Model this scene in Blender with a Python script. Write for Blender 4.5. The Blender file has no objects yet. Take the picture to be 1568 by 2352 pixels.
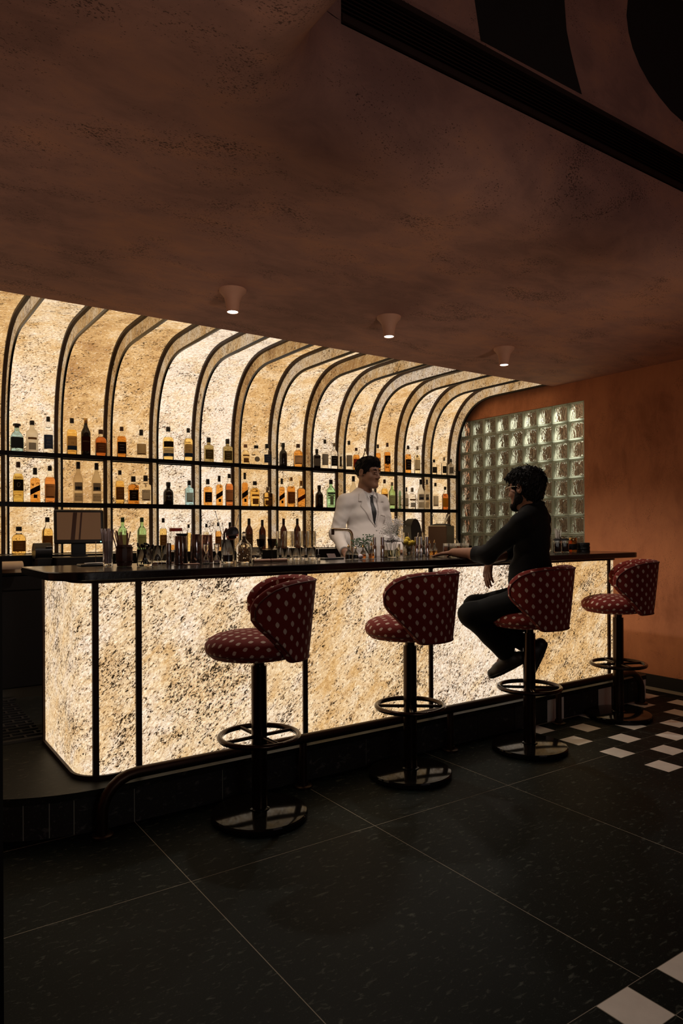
import bpy, bmesh, math, random
import numpy as np
from mathutils import Vector, Matrix
random.seed(7)
C = bpy.context.scene
COL = C.collection
PI = math.pi
R = math.radians

# ------------------------------------------------------------------ camera
YAW, ROLL, FPX, CY = R(34.4479), R(-0.24872), 1605.93, 1218.3
fwd = Vector((math.sin(YAW), math.cos(YAW), 0)); rt = Vector((math.cos(YAW), -math.sin(YAW), 0)); up = Vector((0, 0, 1))
RRv = rt * math.cos(ROLL) + up * math.sin(ROLL); UUv = up * math.cos(ROLL) - rt * math.sin(ROLL)
cam = bpy.data.cameras.new('camera'); cam.sensor_fit = 'HORIZONTAL'; cam.sensor_width = 36
cam.lens = 36 * FPX / 1568; cam.shift_y = (CY - 1176) / 1568; cam.clip_start = .05
co = bpy.data.objects.new('camera', cam); COL.objects.link(co)
co.matrix_world = Matrix(((RRv.x, UUv.x, -fwd.x, 0), (RRv.y, UUv.y, -fwd.y, 0), (RRv.z, UUv.z, -fwd.z, 1.3), (0, 0, 0, 1)))
C.camera = co

# ------------------------------------------------------------------ world, exposure, light
w = bpy.data.worlds.new('world'); C.world = w; w.use_nodes = True
w.node_tree.nodes['Background'].inputs[0].default_value = (.02, .016, .014, 1)
w.node_tree.nodes['Background'].inputs[1].default_value = .3
C.view_settings.view_transform = 'Standard'; C.view_settings.look = 'None'
C.view_settings.exposure = 0; C.view_settings.gamma = 1; C.view_settings.use_curve_mapping = False
cy = C.cycles
cy.use_denoising = True; cy.adaptive_threshold = .02; cy.max_bounces = 10; cy.transmission_bounces = 8; cy.transparent_max_bounces = 12
cy.caustics_reflective = False; cy.caustics_refractive = True; cy.sample_clamp_indirect = 4

def light(name, kind, loc, energy, color, size=.1, aim=None, spot=None, blend=.5):
    l = bpy.data.lights.new(name, kind); l.energy = energy; l.color = color
    if kind == 'AREA': l.size = size
    else: l.shadow_soft_size = size
    if spot: l.spot_size = spot; l.spot_blend = blend
    o = bpy.data.objects.new(name, l); COL.objects.link(o); o.location = loc
    if aim is not None:
        o.rotation_euler = (Vector(aim) - Vector(loc)).to_track_quat('-Z', 'Y').to_euler()
    return o
# unseen fill lights added behind the camera to lift floor, risers and fascia
light('room_fill', 'AREA', (.7, -1.3, 1.5), 4, (1, .97, .92), .6, (.8, 3.1, 0))
light('room_fill', 'AREA', (1.4, -2.2, 1.3), 3, (1, .92, .84), 1.2, (1.6, 3.0, .2))
light('room_fill', 'AREA', (3.2, -1.6, 4.2), 5, (.95, .78, .78), 2.0, (3.0, -1.0, 0))
# unseen fill spots added out of frame to brighten the soffit above the bar
for x_, e_ in ((.9, 100), (2.4, 120), (3.9, 135)):
    light('soffit_fill', 'SPOT', (x_ - .9, -1.2, .35), e_, (1, .80, .62), .2, (x_, 3.95, 2.65), R(31), 1.)
light('soffit_fill', 'SPOT', (-.7, .9, .3), 50, (1, .78, .6), .25, (.2, 1.9, 2.65), R(95), 1.)
# lamp in the room behind the glass blocks
light('back_room_lamp', 'AREA', (6.05, 3.75, 2.95), 130, (1, .96, .86), .3, (5.45, 4.6, 2.3))

# ------------------------------------------------------------------ node helpers
class NT:
    def __init__(s, name):
        s.m = bpy.data.materials.new(name); s.m.use_nodes = True; s.t = s.m.node_tree; s.t.nodes.clear()
        s.out = s.t.nodes.new('ShaderNodeOutputMaterial')
    def n(s, typ, **kw):
        x = s.t.nodes.new('ShaderNode' + typ)
        for k, v in kw.items():
            if k.startswith('_'): setattr(x, k[1:], v)
        for k, v in kw.items():
            if not k.startswith('_'):
                key = int(k[1:]) if k[0] == 'i' and k[1:].isdigit() else k.replace('__', ' ')
                s.set(x.inputs[key], v)
        return x
    def set(s, sock, v):
        if isinstance(v, bpy.types.NodeSocket): s.t.links.new(v, sock)
        elif isinstance(v, bpy.types.Node): s.t.links.new(v.outputs[0], sock)
        else: sock.default_value = v
    def math(s, op, a, b=0.0, c=None):
        x = s.n('Math', _operation=op); s.set(x.inputs[0], a); s.set(x.inputs[1], b)
        if c is not None: s.set(x.inputs[2], c)
        return x.outputs[0]
    def ramp(s, fac, stops, interp='LINEAR'):
        x = s.n('ValToRGB'); s.set(x.inputs[0], fac); e = x.color_ramp; e.interpolation = interp
        while len(e.elements) < len(stops): e.elements.new(.5)
        for el, (p, c) in zip(e.elements, stops): el.position = p; el.color = c if len(c) == 4 else (*c, 1)
        return x.outputs[0]
    def mix(s, f, a, b, mode='MIX'):
        x = s.n('Mix', _data_type='RGBA', _blend_type=mode); s.set(x.inputs[0], f)
        for i, v in ((6, a), (7, b)): s.set(x.inputs[i], (*v, 1) if isinstance(v, tuple) and len(v) == 3 else v)
        return x.outputs[2]
    def noise(s, vec, scale, detail=4, rough=.55, dist=0.):
        x = s.n('TexNoise', Scale=scale, Detail=detail, Roughness=rough, Distortion=dist)
        if vec is not None: s.set(x.inputs['Vector'], vec)
        return x.outputs[0]
    def mapping(s, vec, scale=(1, 1, 1), loc=(0, 0, 0), rot=(0, 0, 0)):
        x = s.n('Mapping'); s.set(x.inputs[0], vec); x.inputs['Scale'].default_value = scale
        s.set(x.inputs['Location'], loc); x.inputs['Rotation'].default_value = rot
        return x.outputs[0]
    def done(s, sh): s.t.links.new(sh.outputs[0] if isinstance(sh, bpy.types.Node) else sh, s.out.inputs[0]); return s.m

def srgb(r, g, b):
    f = lambda v: ((v / 255 + .055) / 1.055) ** 2.4 if v > 10 else v / 255 / 12.92
    return (f(r), f(g), f(b))

def plain(name, col, rough=.5, metal=0., spec=.5, noise=0., nscale=30, bump=0., sheen=0., coat=0.):
    k = NT(name); p = k.n('BsdfPrincipled', Roughness=rough, Metallic=metal)
    p.inputs['Specular IOR Level'].default_value = spec
    if coat: p.inputs['Coat Weight'].default_value = coat; p.inputs['Coat Roughness'].default_value = .08
    if sheen: p.inputs['Sheen Weight'].default_value = sheen
    tc = k.n('TexCoord').outputs['Object']
    if noise:
        f = k.noise(tc, nscale, 5)
        c = k.mix(f, tuple(max(0, x * (1 - noise)) for x in col), tuple(min(1, x * (1 + noise)) for x in col))
        k.set(p.inputs['Base Color'], c)
    else: p.inputs['Base Color'].default_value = (*col, 1)
    if bump:
        b = k.n('Bump', Strength=bump, Distance=.01, Height=k.noise(tc, nscale * 1.5, 6)); k.set(p.inputs['Normal'], b)
    return k.done(p)

def glass(name, col, rough=.03, ior=1.35, bump=0., bscale=20., trans=1.):
    k = NT(name); p = k.n('BsdfPrincipled', Roughness=rough, IOR=ior)
    p.inputs['Base Color'].default_value = (*col, 1); p.inputs['Transmission Weight'].default_value = trans
    if bump:
        b = k.n('Bump', Strength=bump, Distance=.01, Height=k.noise(k.n('TexCoord').outputs['Object'], bscale, 2)); k.set(p.inputs['Normal'], b)
    return k.done(p)

def clearglass(name, tint, gloss=.25):
    # thin-walled glass: see-through with reflections that grow at the edge
    k = NT(name); t = k.n('BsdfTransparent'); t.inputs[0].default_value = (*tint, 1)
    g = k.n('BsdfGlossy', Roughness=.04); g.inputs[0].default_value = (1, 1, 1, 1)
    lw = k.n('LayerWeight', Blend=.35); f = k.math('MULTIPLY_ADD', lw.outputs['Facing'], gloss * 2.2, .04)
    m = k.n('MixShader'); k.set(m.inputs[0], f); k.set(m.inputs[1], t); k.set(m.inputs[2], g)
    return k.done(m)

def stone(name, bright, speck=.5, warm=.5, ang=-.5, stretch=1.9):
    """backlit translucent granite: UV in metres"""
    k = NT(name); uv = k.n('TexCoord').outputs['UV']; oi = k.n('ObjectInfo').outputs['Random']
    off = k.n('CombineXYZ', X=k.math('MULTIPLY', oi, 37.), Y=k.math('MULTIPLY', oi, 91.), Z=k.math('MULTIPLY', oi, 53.))
    v = k.n('VectorMath', _operation='ADD'); k.set(v.inputs[0], uv); k.set(v.inputs[1], off); v = v.outputs[0]
    vr = k.mapping(v, (1, 1, 1), (0, 0, 0), (0, 0, ang))
    vs = k.mapping(vr, (1, stretch, 1))
    big = k.noise(vr, 1.9, 3, .6, .8); med = k.noise(vs, 6, 5, .65, .6)
    mott = k.noise(vs, 55, 6, .75, .5)
    f1 = k.noise(vs, 78, 4, .62, .8); f2 = k.noise(vs, 34, 5, .7, 1.0)
    wf = k.math('ADD', k.math('MULTIPLY', big, .65), k.math('MULTIPLY', med, .85))
    wf = k.math('ADD', wf, k.math('MULTIPLY_ADD', oi, .44, warm - 1.02))
    base = k.ramp(wf, [(.18, (.93, .79, .62)), (.40, (.87, .66, .40)), (.60, (.70, .43, .17)), (.85, (.40, .20, .065))])
    mo = k.n('MapRange', Value=mott); mo.inputs['From Min'].default_value = .44; mo.inputs['From Max'].default_value = .64
    c = k.mix(k.math('MULTIPLY', mo.outputs[0], .72), base, (.42, .22, .085))
    hi = k.n('MapRange', Value=mott); hi.inputs['From Min'].default_value = .30; hi.inputs['From Max'].default_value = .44; hi.inputs['To Min'].default_value = .55; hi.inputs['To Max'].default_value = 0
    c = k.mix(hi.outputs[0], c, (1.28, 1.16, .96))
    dens = k.noise(vr, 3.4, 4, .68, .5)
    thr = k.math('MULTIPLY_ADD', dens, -.26, .735 - .045 * speck)
    fl = k.math('SUBTRACT', k.math('MULTIPLY_ADD', f1, .55, k.math('MULTIPLY', f2, .45)), thr)
    fleck = k.n('MapRange', Value=fl); fleck.inputs['From Min'].default_value = 0; fleck.inputs['From Max'].default_value = .018
    brown = k.n('MapRange', Value=fl); brown.inputs['From Min'].default_value = -.07; brown.inputs['From Max'].default_value = .02
    c = k.mix(k.math('MULTIPLY', brown.outputs[0], .6), c, (.30, .13, .04))
    c = k.mix(k.math('MULTIPLY', fleck.outputs[0], .97), c, (.006, .003, .001))
    e = k.n('Emission', Color=c, Strength=bright)
    d = k.n('BsdfDiffuse', Color=k.mix(.35, (0, 0, 0), c))
    a = k.n('AddShader'); k.set(a.inputs[0], e); k.set(a.inputs[1], d)
    return k.done(a)

def plaster(name, c1, c2, c3, pit=.85, axis=(1, 1.8, 1.8)):
    k = NT(name); tc = k.n('TexCoord').outputs['Object']
    big = k.noise(tc, .9, 4, .6, .6); med = k.noise(k.mapping(tc, axis), 3.5, 6, .65, .4)
    f = k.math('ADD', k.math('MULTIPLY', big, .55), k.math('MULTIPLY', med, .45))
    c = k.ramp(f, [(.40, c1), (.5, c2), (.60, c3)])
    dens = k.noise(k.mapping(tc, (.8, 1.4, 1)), 2.6, 5, .68, .6)
    p1 = k.noise(k.mapping(tc, axis), 105, 3, .6, .4)
    dm = k.n('MapRange', Value=dens); dm.inputs['From Min'].default_value = .40; dm.inputs['From Max'].default_value = .66; dm.inputs['To Min'].default_value = .74; dm.inputs['To Max'].default_value = .52
    pf = k.n('MapRange', Value=k.math('SUBTRACT', p1, dm.outputs[0])); pf.inputs['From Min'].default_value = 0; pf.inputs['From Max'].default_value = .03
    c = k.mix(k.math('MULTIPLY', pf.outputs[0], pit), c, tuple(x * .25 for x in c1))
    h = k.math('SUBTRACT', k.math('MULTIPLY', med, .5), k.math('MULTIPLY', pf.outputs[0], .6))
    b = k.n('Bump', Strength=.25, Distance=.01, Height=h)
    p = k.n('BsdfPrincipled', Roughness=.8, Normal=b); k.set(p.inputs['Base Color'], c); p.inputs['Specular IOR Level'].default_value = .25
    return k.done(p)

def granite(name, base, fleck, rough, scale=1., amount=.5, spec=.4):
    k = NT(name); tc = k.n('TexCoord').outputs['Object']
    m1 = k.noise(k.mapping(tc, (.55, 1.25, 1), rot=(0, 0, -.6)), 46 * scale, 4, .6, .5)
    m2 = k.noise(tc, 190 * scale, 3, .6); big = k.noise(tc, 1.3, 3)
    f = k.n('MapRange', Value=m1); f.inputs['From Min'].default_value = .58; f.inputs['From Max'].default_value = .72
    g = k.n('MapRange', Value=m2); g.inputs['From Min'].default_value = .62; g.inputs['From Max'].default_value = .75
    c = k.mix(k.math('MULTIPLY', f.outputs[0], amount), base, fleck)
    c = k.mix(k.math('MULTIPLY', g.outputs[0], amount * .6), c, tuple(min(1, x * 1.5) for x in fleck))
    p = k.n('BsdfPrincipled'); k.set(p.inputs['Base Color'], c); p.inputs['Specular IOR Level'].default_value = spec
    k.set(p.inputs['Roughness'], k.math('MULTIPLY_ADD', big, .18, rough))
    b = k.n('Bump', Strength=.12, Distance=.004, Height=k.noise(tc, 30, 5, .7)); k.set(p.inputs['Normal'], b)
    return k.done(p)

def fabric(name):
    """maroon weave with staggered leaf-shaped cream dots; UV in metres"""
    k = NT(name); uv = k.n('SeparateXYZ', Vector=k.n('TexCoord').outputs['UV'])
    u = k.math('DIVIDE', uv.outputs[0], .074); v = k.math('DIVIDE', uv.outputs[1], .0305)
    row = k.math('FLOOR', v); u = k.math('ADD', u, k.math('MULTIPLY', k.math('MODULO', row, 2.), .5))
    fx = k.math('SUBTRACT', k.math('FRACT', u), .5); fy = k.math('SUBTRACT', k.math('FRACT', v), .5)
    s = k.math('ADD', fx, k.math('MULTIPLY', fy, .05))
    q = k.math('DIVIDE', fy, .45)
    d = k.math('ADD', k.math('DIVIDE', k.math('ABSOLUTE', s), .118), k.math('MULTIPLY', q, q))
    mask = k.math('LESS_THAN', d, 1.)
    tc = k.n('TexCoord').outputs['Object']; wv = k.noise(tc, 260, 3)
    red = k.mix(wv, (.12, .011, .008), (.21, .021, .014))
    c = k.mix(mask, red, (.58, .46, .37))
    p = k.n('BsdfPrincipled', Roughness=.85); k.set(p.inputs['Base Color'], c); p.inputs['Sheen Weight'].default_value = .06
    p.inputs['Specular IOR Level'].default_value = .2
    b = k.n('Bump', Strength=.15, Distance=.002, Height=wv); k.set(p.inputs['Normal'], b)
    return k.done(p)

M = {}
M['stone_wall'] = stone('backlit_stone', 1.2, .75, .45, -.4)
M['stone_rib'] = stone('rib_stone', .62, .8, .55, .4)
M['stone_bar'] = stone('bar_stone', 1.18, 1.25, .43, -.75)
M['plaster'] = plaster('terracotta_plaster', srgb(166, 124, 112), srgb(188, 140, 124), srgb(206, 150, 124))
M['plaster_wall'] = plaster('terracotta_wall', srgb(176, 114, 82), srgb(202, 134, 98), srgb(214, 144, 104), .5, (2, 2, 1))
M['granite'] = granite('dark_granite', (.0042, .0076, .0074), (.095, .11, .092), .45, 1., .7, .07)
M['granite_step'] = granite('step_granite', (.010, .0105, .009), (.075, .072, .058), .42, .9, .6, .14)
M['riser'] = granite('riser_stone', (.020, .020, .019), (.14, .14, .13), .4, .6, .7, .2)
M['grout'] = plain('grout', (.30, .28, .22), .9)
M['white_marble'] = plain('white_marble', (.80, .77, .70), .35, noise=.15, nscale=14)
M['counter'] = granite('counter_stone', (.007, .0062, .0065), (.032, .026, .025), .08, 1.1, .5)
M['bronze'] = plain('dark_bronze', (.045, .026, .018), .38, .85, noise=.3, nscale=20)
M['bronze_flat'] = plain('brown_metal', (.036, .018, .011), .55, .5, noise=.2, nscale=12)
M['blacksteel'] = plain('black_steel', (.012, .011, .011), .3, .7)
M['stoolmetal'] = plain('dark_bronze_tube', (.040, .024, .017), .22, .9)
M['blackgloss'] = plain('black_gloss', (.006, .0055, .005), .09, .0, .13)
M['blackmatte'] = plain('black_matte', (.010, .010, .010), .6)
M['blackest'] = plain('black_partition', (.0025, .0025, .0025), .9, 0, .05)
M['blackpaint'] = plain('black_paint', (.010, .007, .005), .8, noise=.3, nscale=9)
M['cabinet'] = plain('black_cabinet', (.010, .0085, .008), .45)
M['rubber'] = plain('black_rubber', (.016, .014, .013), .5)
M['fabric'] = fabric('maroon_leaf_dot')
M['welt'] = plain('maroon_welt', (.085, .010, .007), .7)
M['chrome'] = plain('chrome', (.86, .85, .84), .06, 1.)
M['smoked'] = plain('smoked_chrome', (.34, .31, .31), .09, 1.)
M['copper'] = plain('copper_tin', (.55, .36, .31), .14, 1.)
M['gold'] = plain('brass', (.70, .48, .20), .2, 1.)
M['palebrass'] = plain('pale_brass', (.80, .70, .54), .14, 1.)
M['steel'] = plain('brushed_steel', (.38, .34, .28), .3, 1.)
M['lampshell'] = plain('lamp_plaster', srgb(205, 155, 130), .7, noise=.1, nscale=20)
M['clear'] = glass('clear_glass', (.97, .97, .95), .0, 1.45)
M['smokeglass'] = clearglass('smoked_glass', (.30, .24, .15))
M['black_plastic'] = plain('black_plastic', (.012, .012, .013), .35)
M['paper'] = plain('kraft_paper', (.66, .50, .34), .8)
M['whitepaper'] = plain('white_paper', (.62, .58, .54), .8)
M['ink'] = plain('ink', (.02, .015, .012), .7)
M['wood'] = plain('dark_wood', (.070, .028, .016), .4, noise=.4, nscale=9)
M['stick'] = plain('wood_stick', (.30, .16, .10), .7, noise=.2)

def emit(name, col, st):
    k = NT(name); e = k.n('Emission', Strength=st); e.inputs[0].default_value = (*col, 1); return k.done(e)
M['lampglow'] = emit('lamp_glow', (1, .95, .88), 14)
M['led'] = emit('led', (.35, 1, .75), 2.5)

# ------------------------------------------------------------------ mesh helpers
class MB:
    def __init__(s): s.v = []; s.f = []; s.uv = {}; s.mi = []
    def add(s, verts, faces, uvs=None, mi=0):
        o = len(s.v); s.v += [tuple(p) for p in verts]
        for i, f in enumerate(faces):
            s.f.append(tuple(o + j for j in f)); s.mi.append(mi)
            if uvs: s.uv[len(s.f) - 1] = uvs[i]
        return s
    def box(s, c, d, rz=0, mi=0, bev=0.):
        x, y, z = (q / 2 for q in d); cs, sn = math.cos(rz), math.sin(rz)
        P = lambda a, b, e: (c[0] + a * cs - b * sn, c[1] + a * sn + b * cs, c[2] + e)
        if bev <= 0:
            vs = [P(a, b, e) for e in (-z, z) for a, b in ((-x, -y), (x, -y), (x, y), (-x, y))]
            fs = [(3, 2, 1, 0), (4, 5, 6, 7), (0, 1, 5, 4), (1, 2, 6, 5), (2, 3, 7, 6), (3, 0, 4, 7)]
            return s.add(vs, fs, mi=mi)
        b_ = min(bev, x * .9, y * .9, z * .9); vs = []
        ring = lambda ax, ay, e: [P(a, b, e) for a, b in ((-ax, -ay + b_), (-ax + b_, -ay), (ax - b_, -ay), (ax, -ay + b_), (ax, ay - b_), (ax - b_, ay), (-ax + b_, ay), (-ax, ay - b_))]
        rings = [ring(x - b_, y - b_, -z), ring(x, y, -z + b_), ring(x, y, z - b_), ring(x - b_, y - b_, z)]
        for r_ in rings: vs += r_
        fs = [tuple(range(7, -1, -1)), tuple(range(24, 32))]
        for k in range(3):
            for i in range(8): j = (i + 1) % 8; fs.append((k * 8 + i, k * 8 + j, k * 8 + 8 + j, k * 8 + 8 + i))
        return s.add(vs, fs, mi=mi)
    def lathe(s, prof, c=(0, 0, 0), seg=20, a0=0., a1=2 * PI, mi=0, uvm=False, sx=1., sy=1., mif=None):
        full = abs(a1 - a0) > 2 * PI - 1e-4; n = seg if full else seg + 1; vs = []
        for r_, z in prof:
            for i in range(n):
                a = a0 + (a1 - a0) * i / seg; vs.append((c[0] + sx * r_ * math.cos(a), c[1] + sy * r_ * math.sin(a), c[2] + z))
        fs = []; uvs = []; o = len(s.v); s.v += vs
        for k in range(len(prof) - 1):
            for i in range(seg):
                j = (i + 1) % n
                if prof[k][0] < 1e-6 and prof[k + 1][0] < 1e-6: continue
                f = (k * n + i, k * n + j, (k + 1) * n + j, (k + 1) * n + i)
                if prof[k][0] < 1e-6: f = (f[0], f[2], f[3])
                elif prof[k + 1][0] < 1e-6: f = (f[0], f[1], f[2])
                s.f.append(tuple(o + q for q in f)); s.mi.append(mif((prof[k][1] + prof[k + 1][1]) / 2) if mif else mi)
        return s
    def cyl(s, p0, p1, r0, r1=None, seg=12, caps=True, mi=0):
        r1 = r0 if r1 is None else r1; p0, p1 = Vector(p0), Vector(p1); d = (p1 - p0).normalized()
        a = d.orthogonal().normalized(); b = d.cross(a); vs = []
        for p, r_ in ((p0, r0), (p1, r1)):
            for i in range(seg): t = 2 * PI * i / seg; vs.append(p + (a * math.cos(t) + b * math.sin(t)) * r_)
        fs = [(i, (i + 1) % seg, seg + (i + 1) % seg, seg + i) for i in range(seg)]
        if caps: fs += [tuple(range(seg - 1, -1, -1)), tuple(range(seg, 2 * seg))]
        return s.add(vs, fs, mi=mi)
    def tube(s, path, r, seg=10, closed=False, mi=0):
        P = [Vector(p) for p in path]; n = len(P); rs = r if isinstance(r, (list, tuple)) else [r] * n; vs = []; prev = None
        for i in range(n):
            t = (P[(i + 1) % n] - P[i - 1]) if closed else (P[min(i + 1, n - 1)] - P[max(i - 1, 0)])
            t.normalize()
            a = t.orthogonal().normalized() if prev is None else (prev - t * prev.dot(t)).normalized()
            prev = a; b = t.cross(a)
            for k in range(seg): q = 2 * PI * k / seg; vs.append(P[i] + (a * math.cos(q) + b * math.sin(q)) * rs[i])
        fs = []
        for i in range(n if closed else n - 1):
            j = (i + 1) % n
            for k in range(seg): l = (k + 1) % seg; fs.append((i * seg + k, i * seg + l, j * seg + l, j * seg + k))
        if not closed: fs += [tuple(range(seg - 1, -1, -1)), tuple((n - 1) * seg + k for k in range(seg))]
        return s.add(vs, fs, mi=mi)
    def prism(s, poly, z0, z1, mi=0):
        n = len(poly); vs = [(x, y, z0) for x, y in poly] + [(x, y, z1) for x, y in poly]
        fs = [tuple(range(n - 1, -1, -1)), tuple(range(n, 2 * n))] + [(i, (i + 1) % n, n + (i + 1) % n, n + i) for i in range(n)]
        return s.add(vs, fs, mi=mi)
    def sphere(s, c, r, seg=12, rings=8, sc=(1, 1, 1), mi=0):
        prof = [(r * math.sin(PI * k / rings), -r * math.cos(PI * k / rings)) for k in range(rings + 1)]
        prof[0] = (0, -r); prof[-1] = (0, r)
        o = len(s.v); s.lathe(prof, (0, 0, 0), seg, mi=mi)
        for i in range(o, len(s.v)): x, y, z = s.v[i]; s.v[i] = (c[0] + x * sc[0], c[1] + y * sc[1], c[2] + z * sc[2])
        return s
    def build(s, name, mat=None, parent=None, smooth=40, loc=None, kind=None, label=None):
        me = bpy.data.meshes.new(name); me.from_pydata(s.v, [], s.f)
        mats = mat if isinstance(mat, (list, tuple)) else [mat]
        for m_ in mats:
            if m_ is not None: me.materials.append(M[m_] if isinstance(m_, str) else m_)
        if len(mats) > 1: me.polygons.foreach_set('material_index', s.mi)
        if s.uv:
            l = me.uv_layers.new(name='UVMap')
            for fi, uvs in s.uv.items():
                for li, q in zip(me.polygons[fi].loop_indices, uvs): l.data[li].uv = q
        if smooth:
            me.polygons.foreach_set('use_smooth', [True] * len(me.polygons))
            if smooth < 180: me.set_sharp_from_angle(angle=R(smooth))
        me.update()
        return link(name, me, parent, loc, kind, label)

def link(name, me, parent=None, loc=None, kind=None, label=None):
    o = bpy.data.objects.new(name, me); COL.objects.link(o)
    if parent is not None: o.parent = parent
    if loc is not None: o.location = loc
    if kind: o['kind'] = kind
    if label: o['label'] = label
    return o

def thing(name, label, cat, loc=(0, 0, 0), rz=0., group=None, kind=None):
    o = bpy.data.objects.new(name, None); COL.objects.link(o); o.empty_display_size = .05
    o.location = loc; o.rotation_euler = (0, 0, rz)
    return tag(o, label, cat, group, kind)
def tag(o, label=None, cat=None, group=None, kind=None):
    if label: o['label'] = label
    if cat: o['category'] = cat
    if group: o['group'] = group
    if kind: o['kind'] = kind
    return o
def dup(root, loc, rz=0., label=None, group=None):
    r_ = root.copy(); COL.objects.link(r_); r_.location = loc; r_.rotation_euler = (0, 0, rz)
    if label: r_['label'] = label
    if group: r_['group'] = group
    for ch in list(root.children):
        c = ch.copy(); COL.objects.link(c); c.parent = r_
        for g in ch.children: d = g.copy(); COL.objects.link(d); d.parent = c
    return r_
def struct(name, mb, mat, parent=None, smooth=40):
    o = mb.build(name, mat, parent, smooth)
    if parent is None: o['kind'] = 'structure'
    return o
def sempty(name):
    o = bpy.data.objects.new(name, None); COL.objects.link(o); o['kind'] = 'structure'; return o
def arc(cx, cy_, r, a0, a1, n):
    return [(cx + r * math.cos(R(a0 + (a1 - a0) * i / n)), cy_ + r * math.sin(R(a0 + (a1 - a0) * i / n))) for i in range(n + 1)]
# ================================================================== SETTING
XW = 5.38            # right wall plane
YF = 5.522           # front plane of ribs and shelves
DF = .125            # rib depth
# ---- floor: slabs in recessed joints, checker of small tiles to the right
fl = MB().box((2.19, 1.3, -.0204), (6.42, 8.8, .04)); floor = struct('floor', fl, 'grout')
gx = [-1.0, .151, 1.003, 1.857, 2.706, 3.555]; gy = [-3.0, -1.363, -.090, 1.183, 2.458, 3.12]
def slab(x0, x1, y0, y1, g=.0016):
    MB().box(((x0 + x1) / 2, (y0 + y1) / 2, -.006), (x1 - x0 - 2 * g, y1 - y0 - 2 * g, .012)).build('floor_slab', 'granite', floor, 0)
for i in range(5):
    for j in range(5):
        if j == 2: slab(gx[i], gx[i + 1], gy[j], 1.183 - .4275)
        else: slab(gx[i], gx[i + 1], gy[j], gy[j + 1])
slab(3.555, XW, -3, -.09); slab(3.555, XW, -.09, 1.183); slab(3.555, XW, 1.183, 1.455)
slab(-1, 1.003, 3.12, 3.3); slab(-1, .151, 1.183 - .4275, 1.183)
T = .1425
wt = MB().box((0, 0, -.006), (T - .002, T - .002, .012)).build('white_tile', 'white_marble', floor, 0); wt.location = (3.622, 2.453, 0)
bt = MB().box((0, 0, -.006), (T - .002, T - .002, .012)).build('black_tile', 'granite', floor, 0); bt.location = (3.622, 2.453 + T, 0)
def tcopy(o, x, y):
    c = o.copy(); COL.objects.link(c); c.location = (x, y, 0)
for i in range(0, 13):
    for j in range(-7, 23):
        x, y = 3.622 + i * T, 2.453 + j * T
        if y > 3.07 and x < 4.93: continue
        if (i, j) in ((0, 0), (0, 1)): continue
        white = i % 2 == 0 and (j - i // 2) % 2 == 0
        if x > 5.30 or y > 5.5: continue
        tcopy(wt if white else bt, x, y)
for i in range(-11, 13):
    for j in range(3):
        x, y = 1.718 + i * T * 1.01, 1.183 - T / 2 - j * T
        if x < .2 or x > 3.5: continue
        tcopy(wt if (i % 2 == 0 and j % 2 == 0) else bt, x, y)

# ---- raised plinth of the bar
plinth = sempty('trim_1')
edge = [(-1.0, 3.93), (-.4, 3.80)] + [(.9 + .85 * math.cos(R(a)), 3.955 + .85 * math.sin(R(a))) for a in range(205, 271, 5)] + [(4.95, 3.105), (4.985, 3.14)]
MB().prism([(x, y + .005) for x, y in edge[:-1]] + [(4.955, 3.14), (4.955, 5.6), (-1.0, 5.6)], 0, .15).build('plinth_core', 'grout', plinth, 30)
MB().prism([(x, y - .006) for x, y in edge[:-1]] + [(4.99, 3.13), (4.99, 5.6), (-1.0, 5.6)], .151, .182).build('step_slab', 'granite_step', plinth, 30)
def riser(x0, x1, mat='riser', name='riser_tile'):
    def on(x):
        if x >= .9: return 3.105
        return 3.955 - math.sqrt(max(.0001, .85 ** 2 - (x - .9) ** 2))
    n = 3 if x0 < .9 else 1; q = MB()
    pts = [x0 + .0025 + (x1 - x0 - .005) * i / n for i in range(n + 1)]
    poly = [(x, on(x)) for x in pts] + [(x, on(x) + .012) for x in reversed(pts)]
    q.prism(poly, .001, .149).build(name, mat, plinth, 30)
rx = [.30, .37, .462, .555, .651, .746, .85, 1.002, 1.43, 1.86, 2.29, 2.72, 3.15, 3.48, 3.807]
for a, b in zip(rx[:-1], rx[1:]): riser(a, b)
for a, b, wht in ((3.807, 3.98, 1), (3.98, 4.172, 0), (4.172, 4.364, 0), (4.364, 4.519, 1), (4.519, 4.715, 0), (4.715, 4.908, 0), (4.908, 4.95, 1)):
    riser(a, b, 'white_marble' if wht else 'riser', 'white_riser_tile' if wht else 'riser_tile')
for k in range(6):
    MB().box((4.97, 3.22 + k * .19, .075), (.03, .186, .148)).build('white_riser_tile' if k % 3 == 0 else 'riser_tile', 'white_marble' if k % 3 == 0 else 'riser', plinth, 0)

# ---- right wall with the opening of the glass-block window
GY0, GYP, GZ1, GZP, NC, NR = 3.965, .1775, 2.469, .1735, 9, 10
GY1, GZ0 = GY0 + NC * GYP, GZ1 - NR * GZP
rw = MB()
def wallx(x, y0, y1, z0, z1): rw.box((x + .06, (y0 + y1) / 2, (z0 + z1) / 2), (.12, y1 - y0, z1 - z0))
wallx(XW, -3, GY0, 0, 4.4); wallx(XW, GY0, GY1, 0, GZ0); wallx(XW, GY0, GY1, GZ1, 4.4); wallx(XW, GY1, 5.8, 0, 4.4)
struct('wall_right', rw, 'plaster_wall')
struct('baseboard_right', MB().box((XW - .008, .05 + 1.9, .05), (.016, 3.9, .10)).box((XW - .008, 4.4, .05), (.016, .9, .10)), 'blackmatte')
win = sempty('window_1')
k = NT('block_wall_glass'); g = k.n('BsdfPrincipled', Roughness=.25); g.inputs['Base Color'].default_value = (.66, .68, .60, 1)
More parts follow.
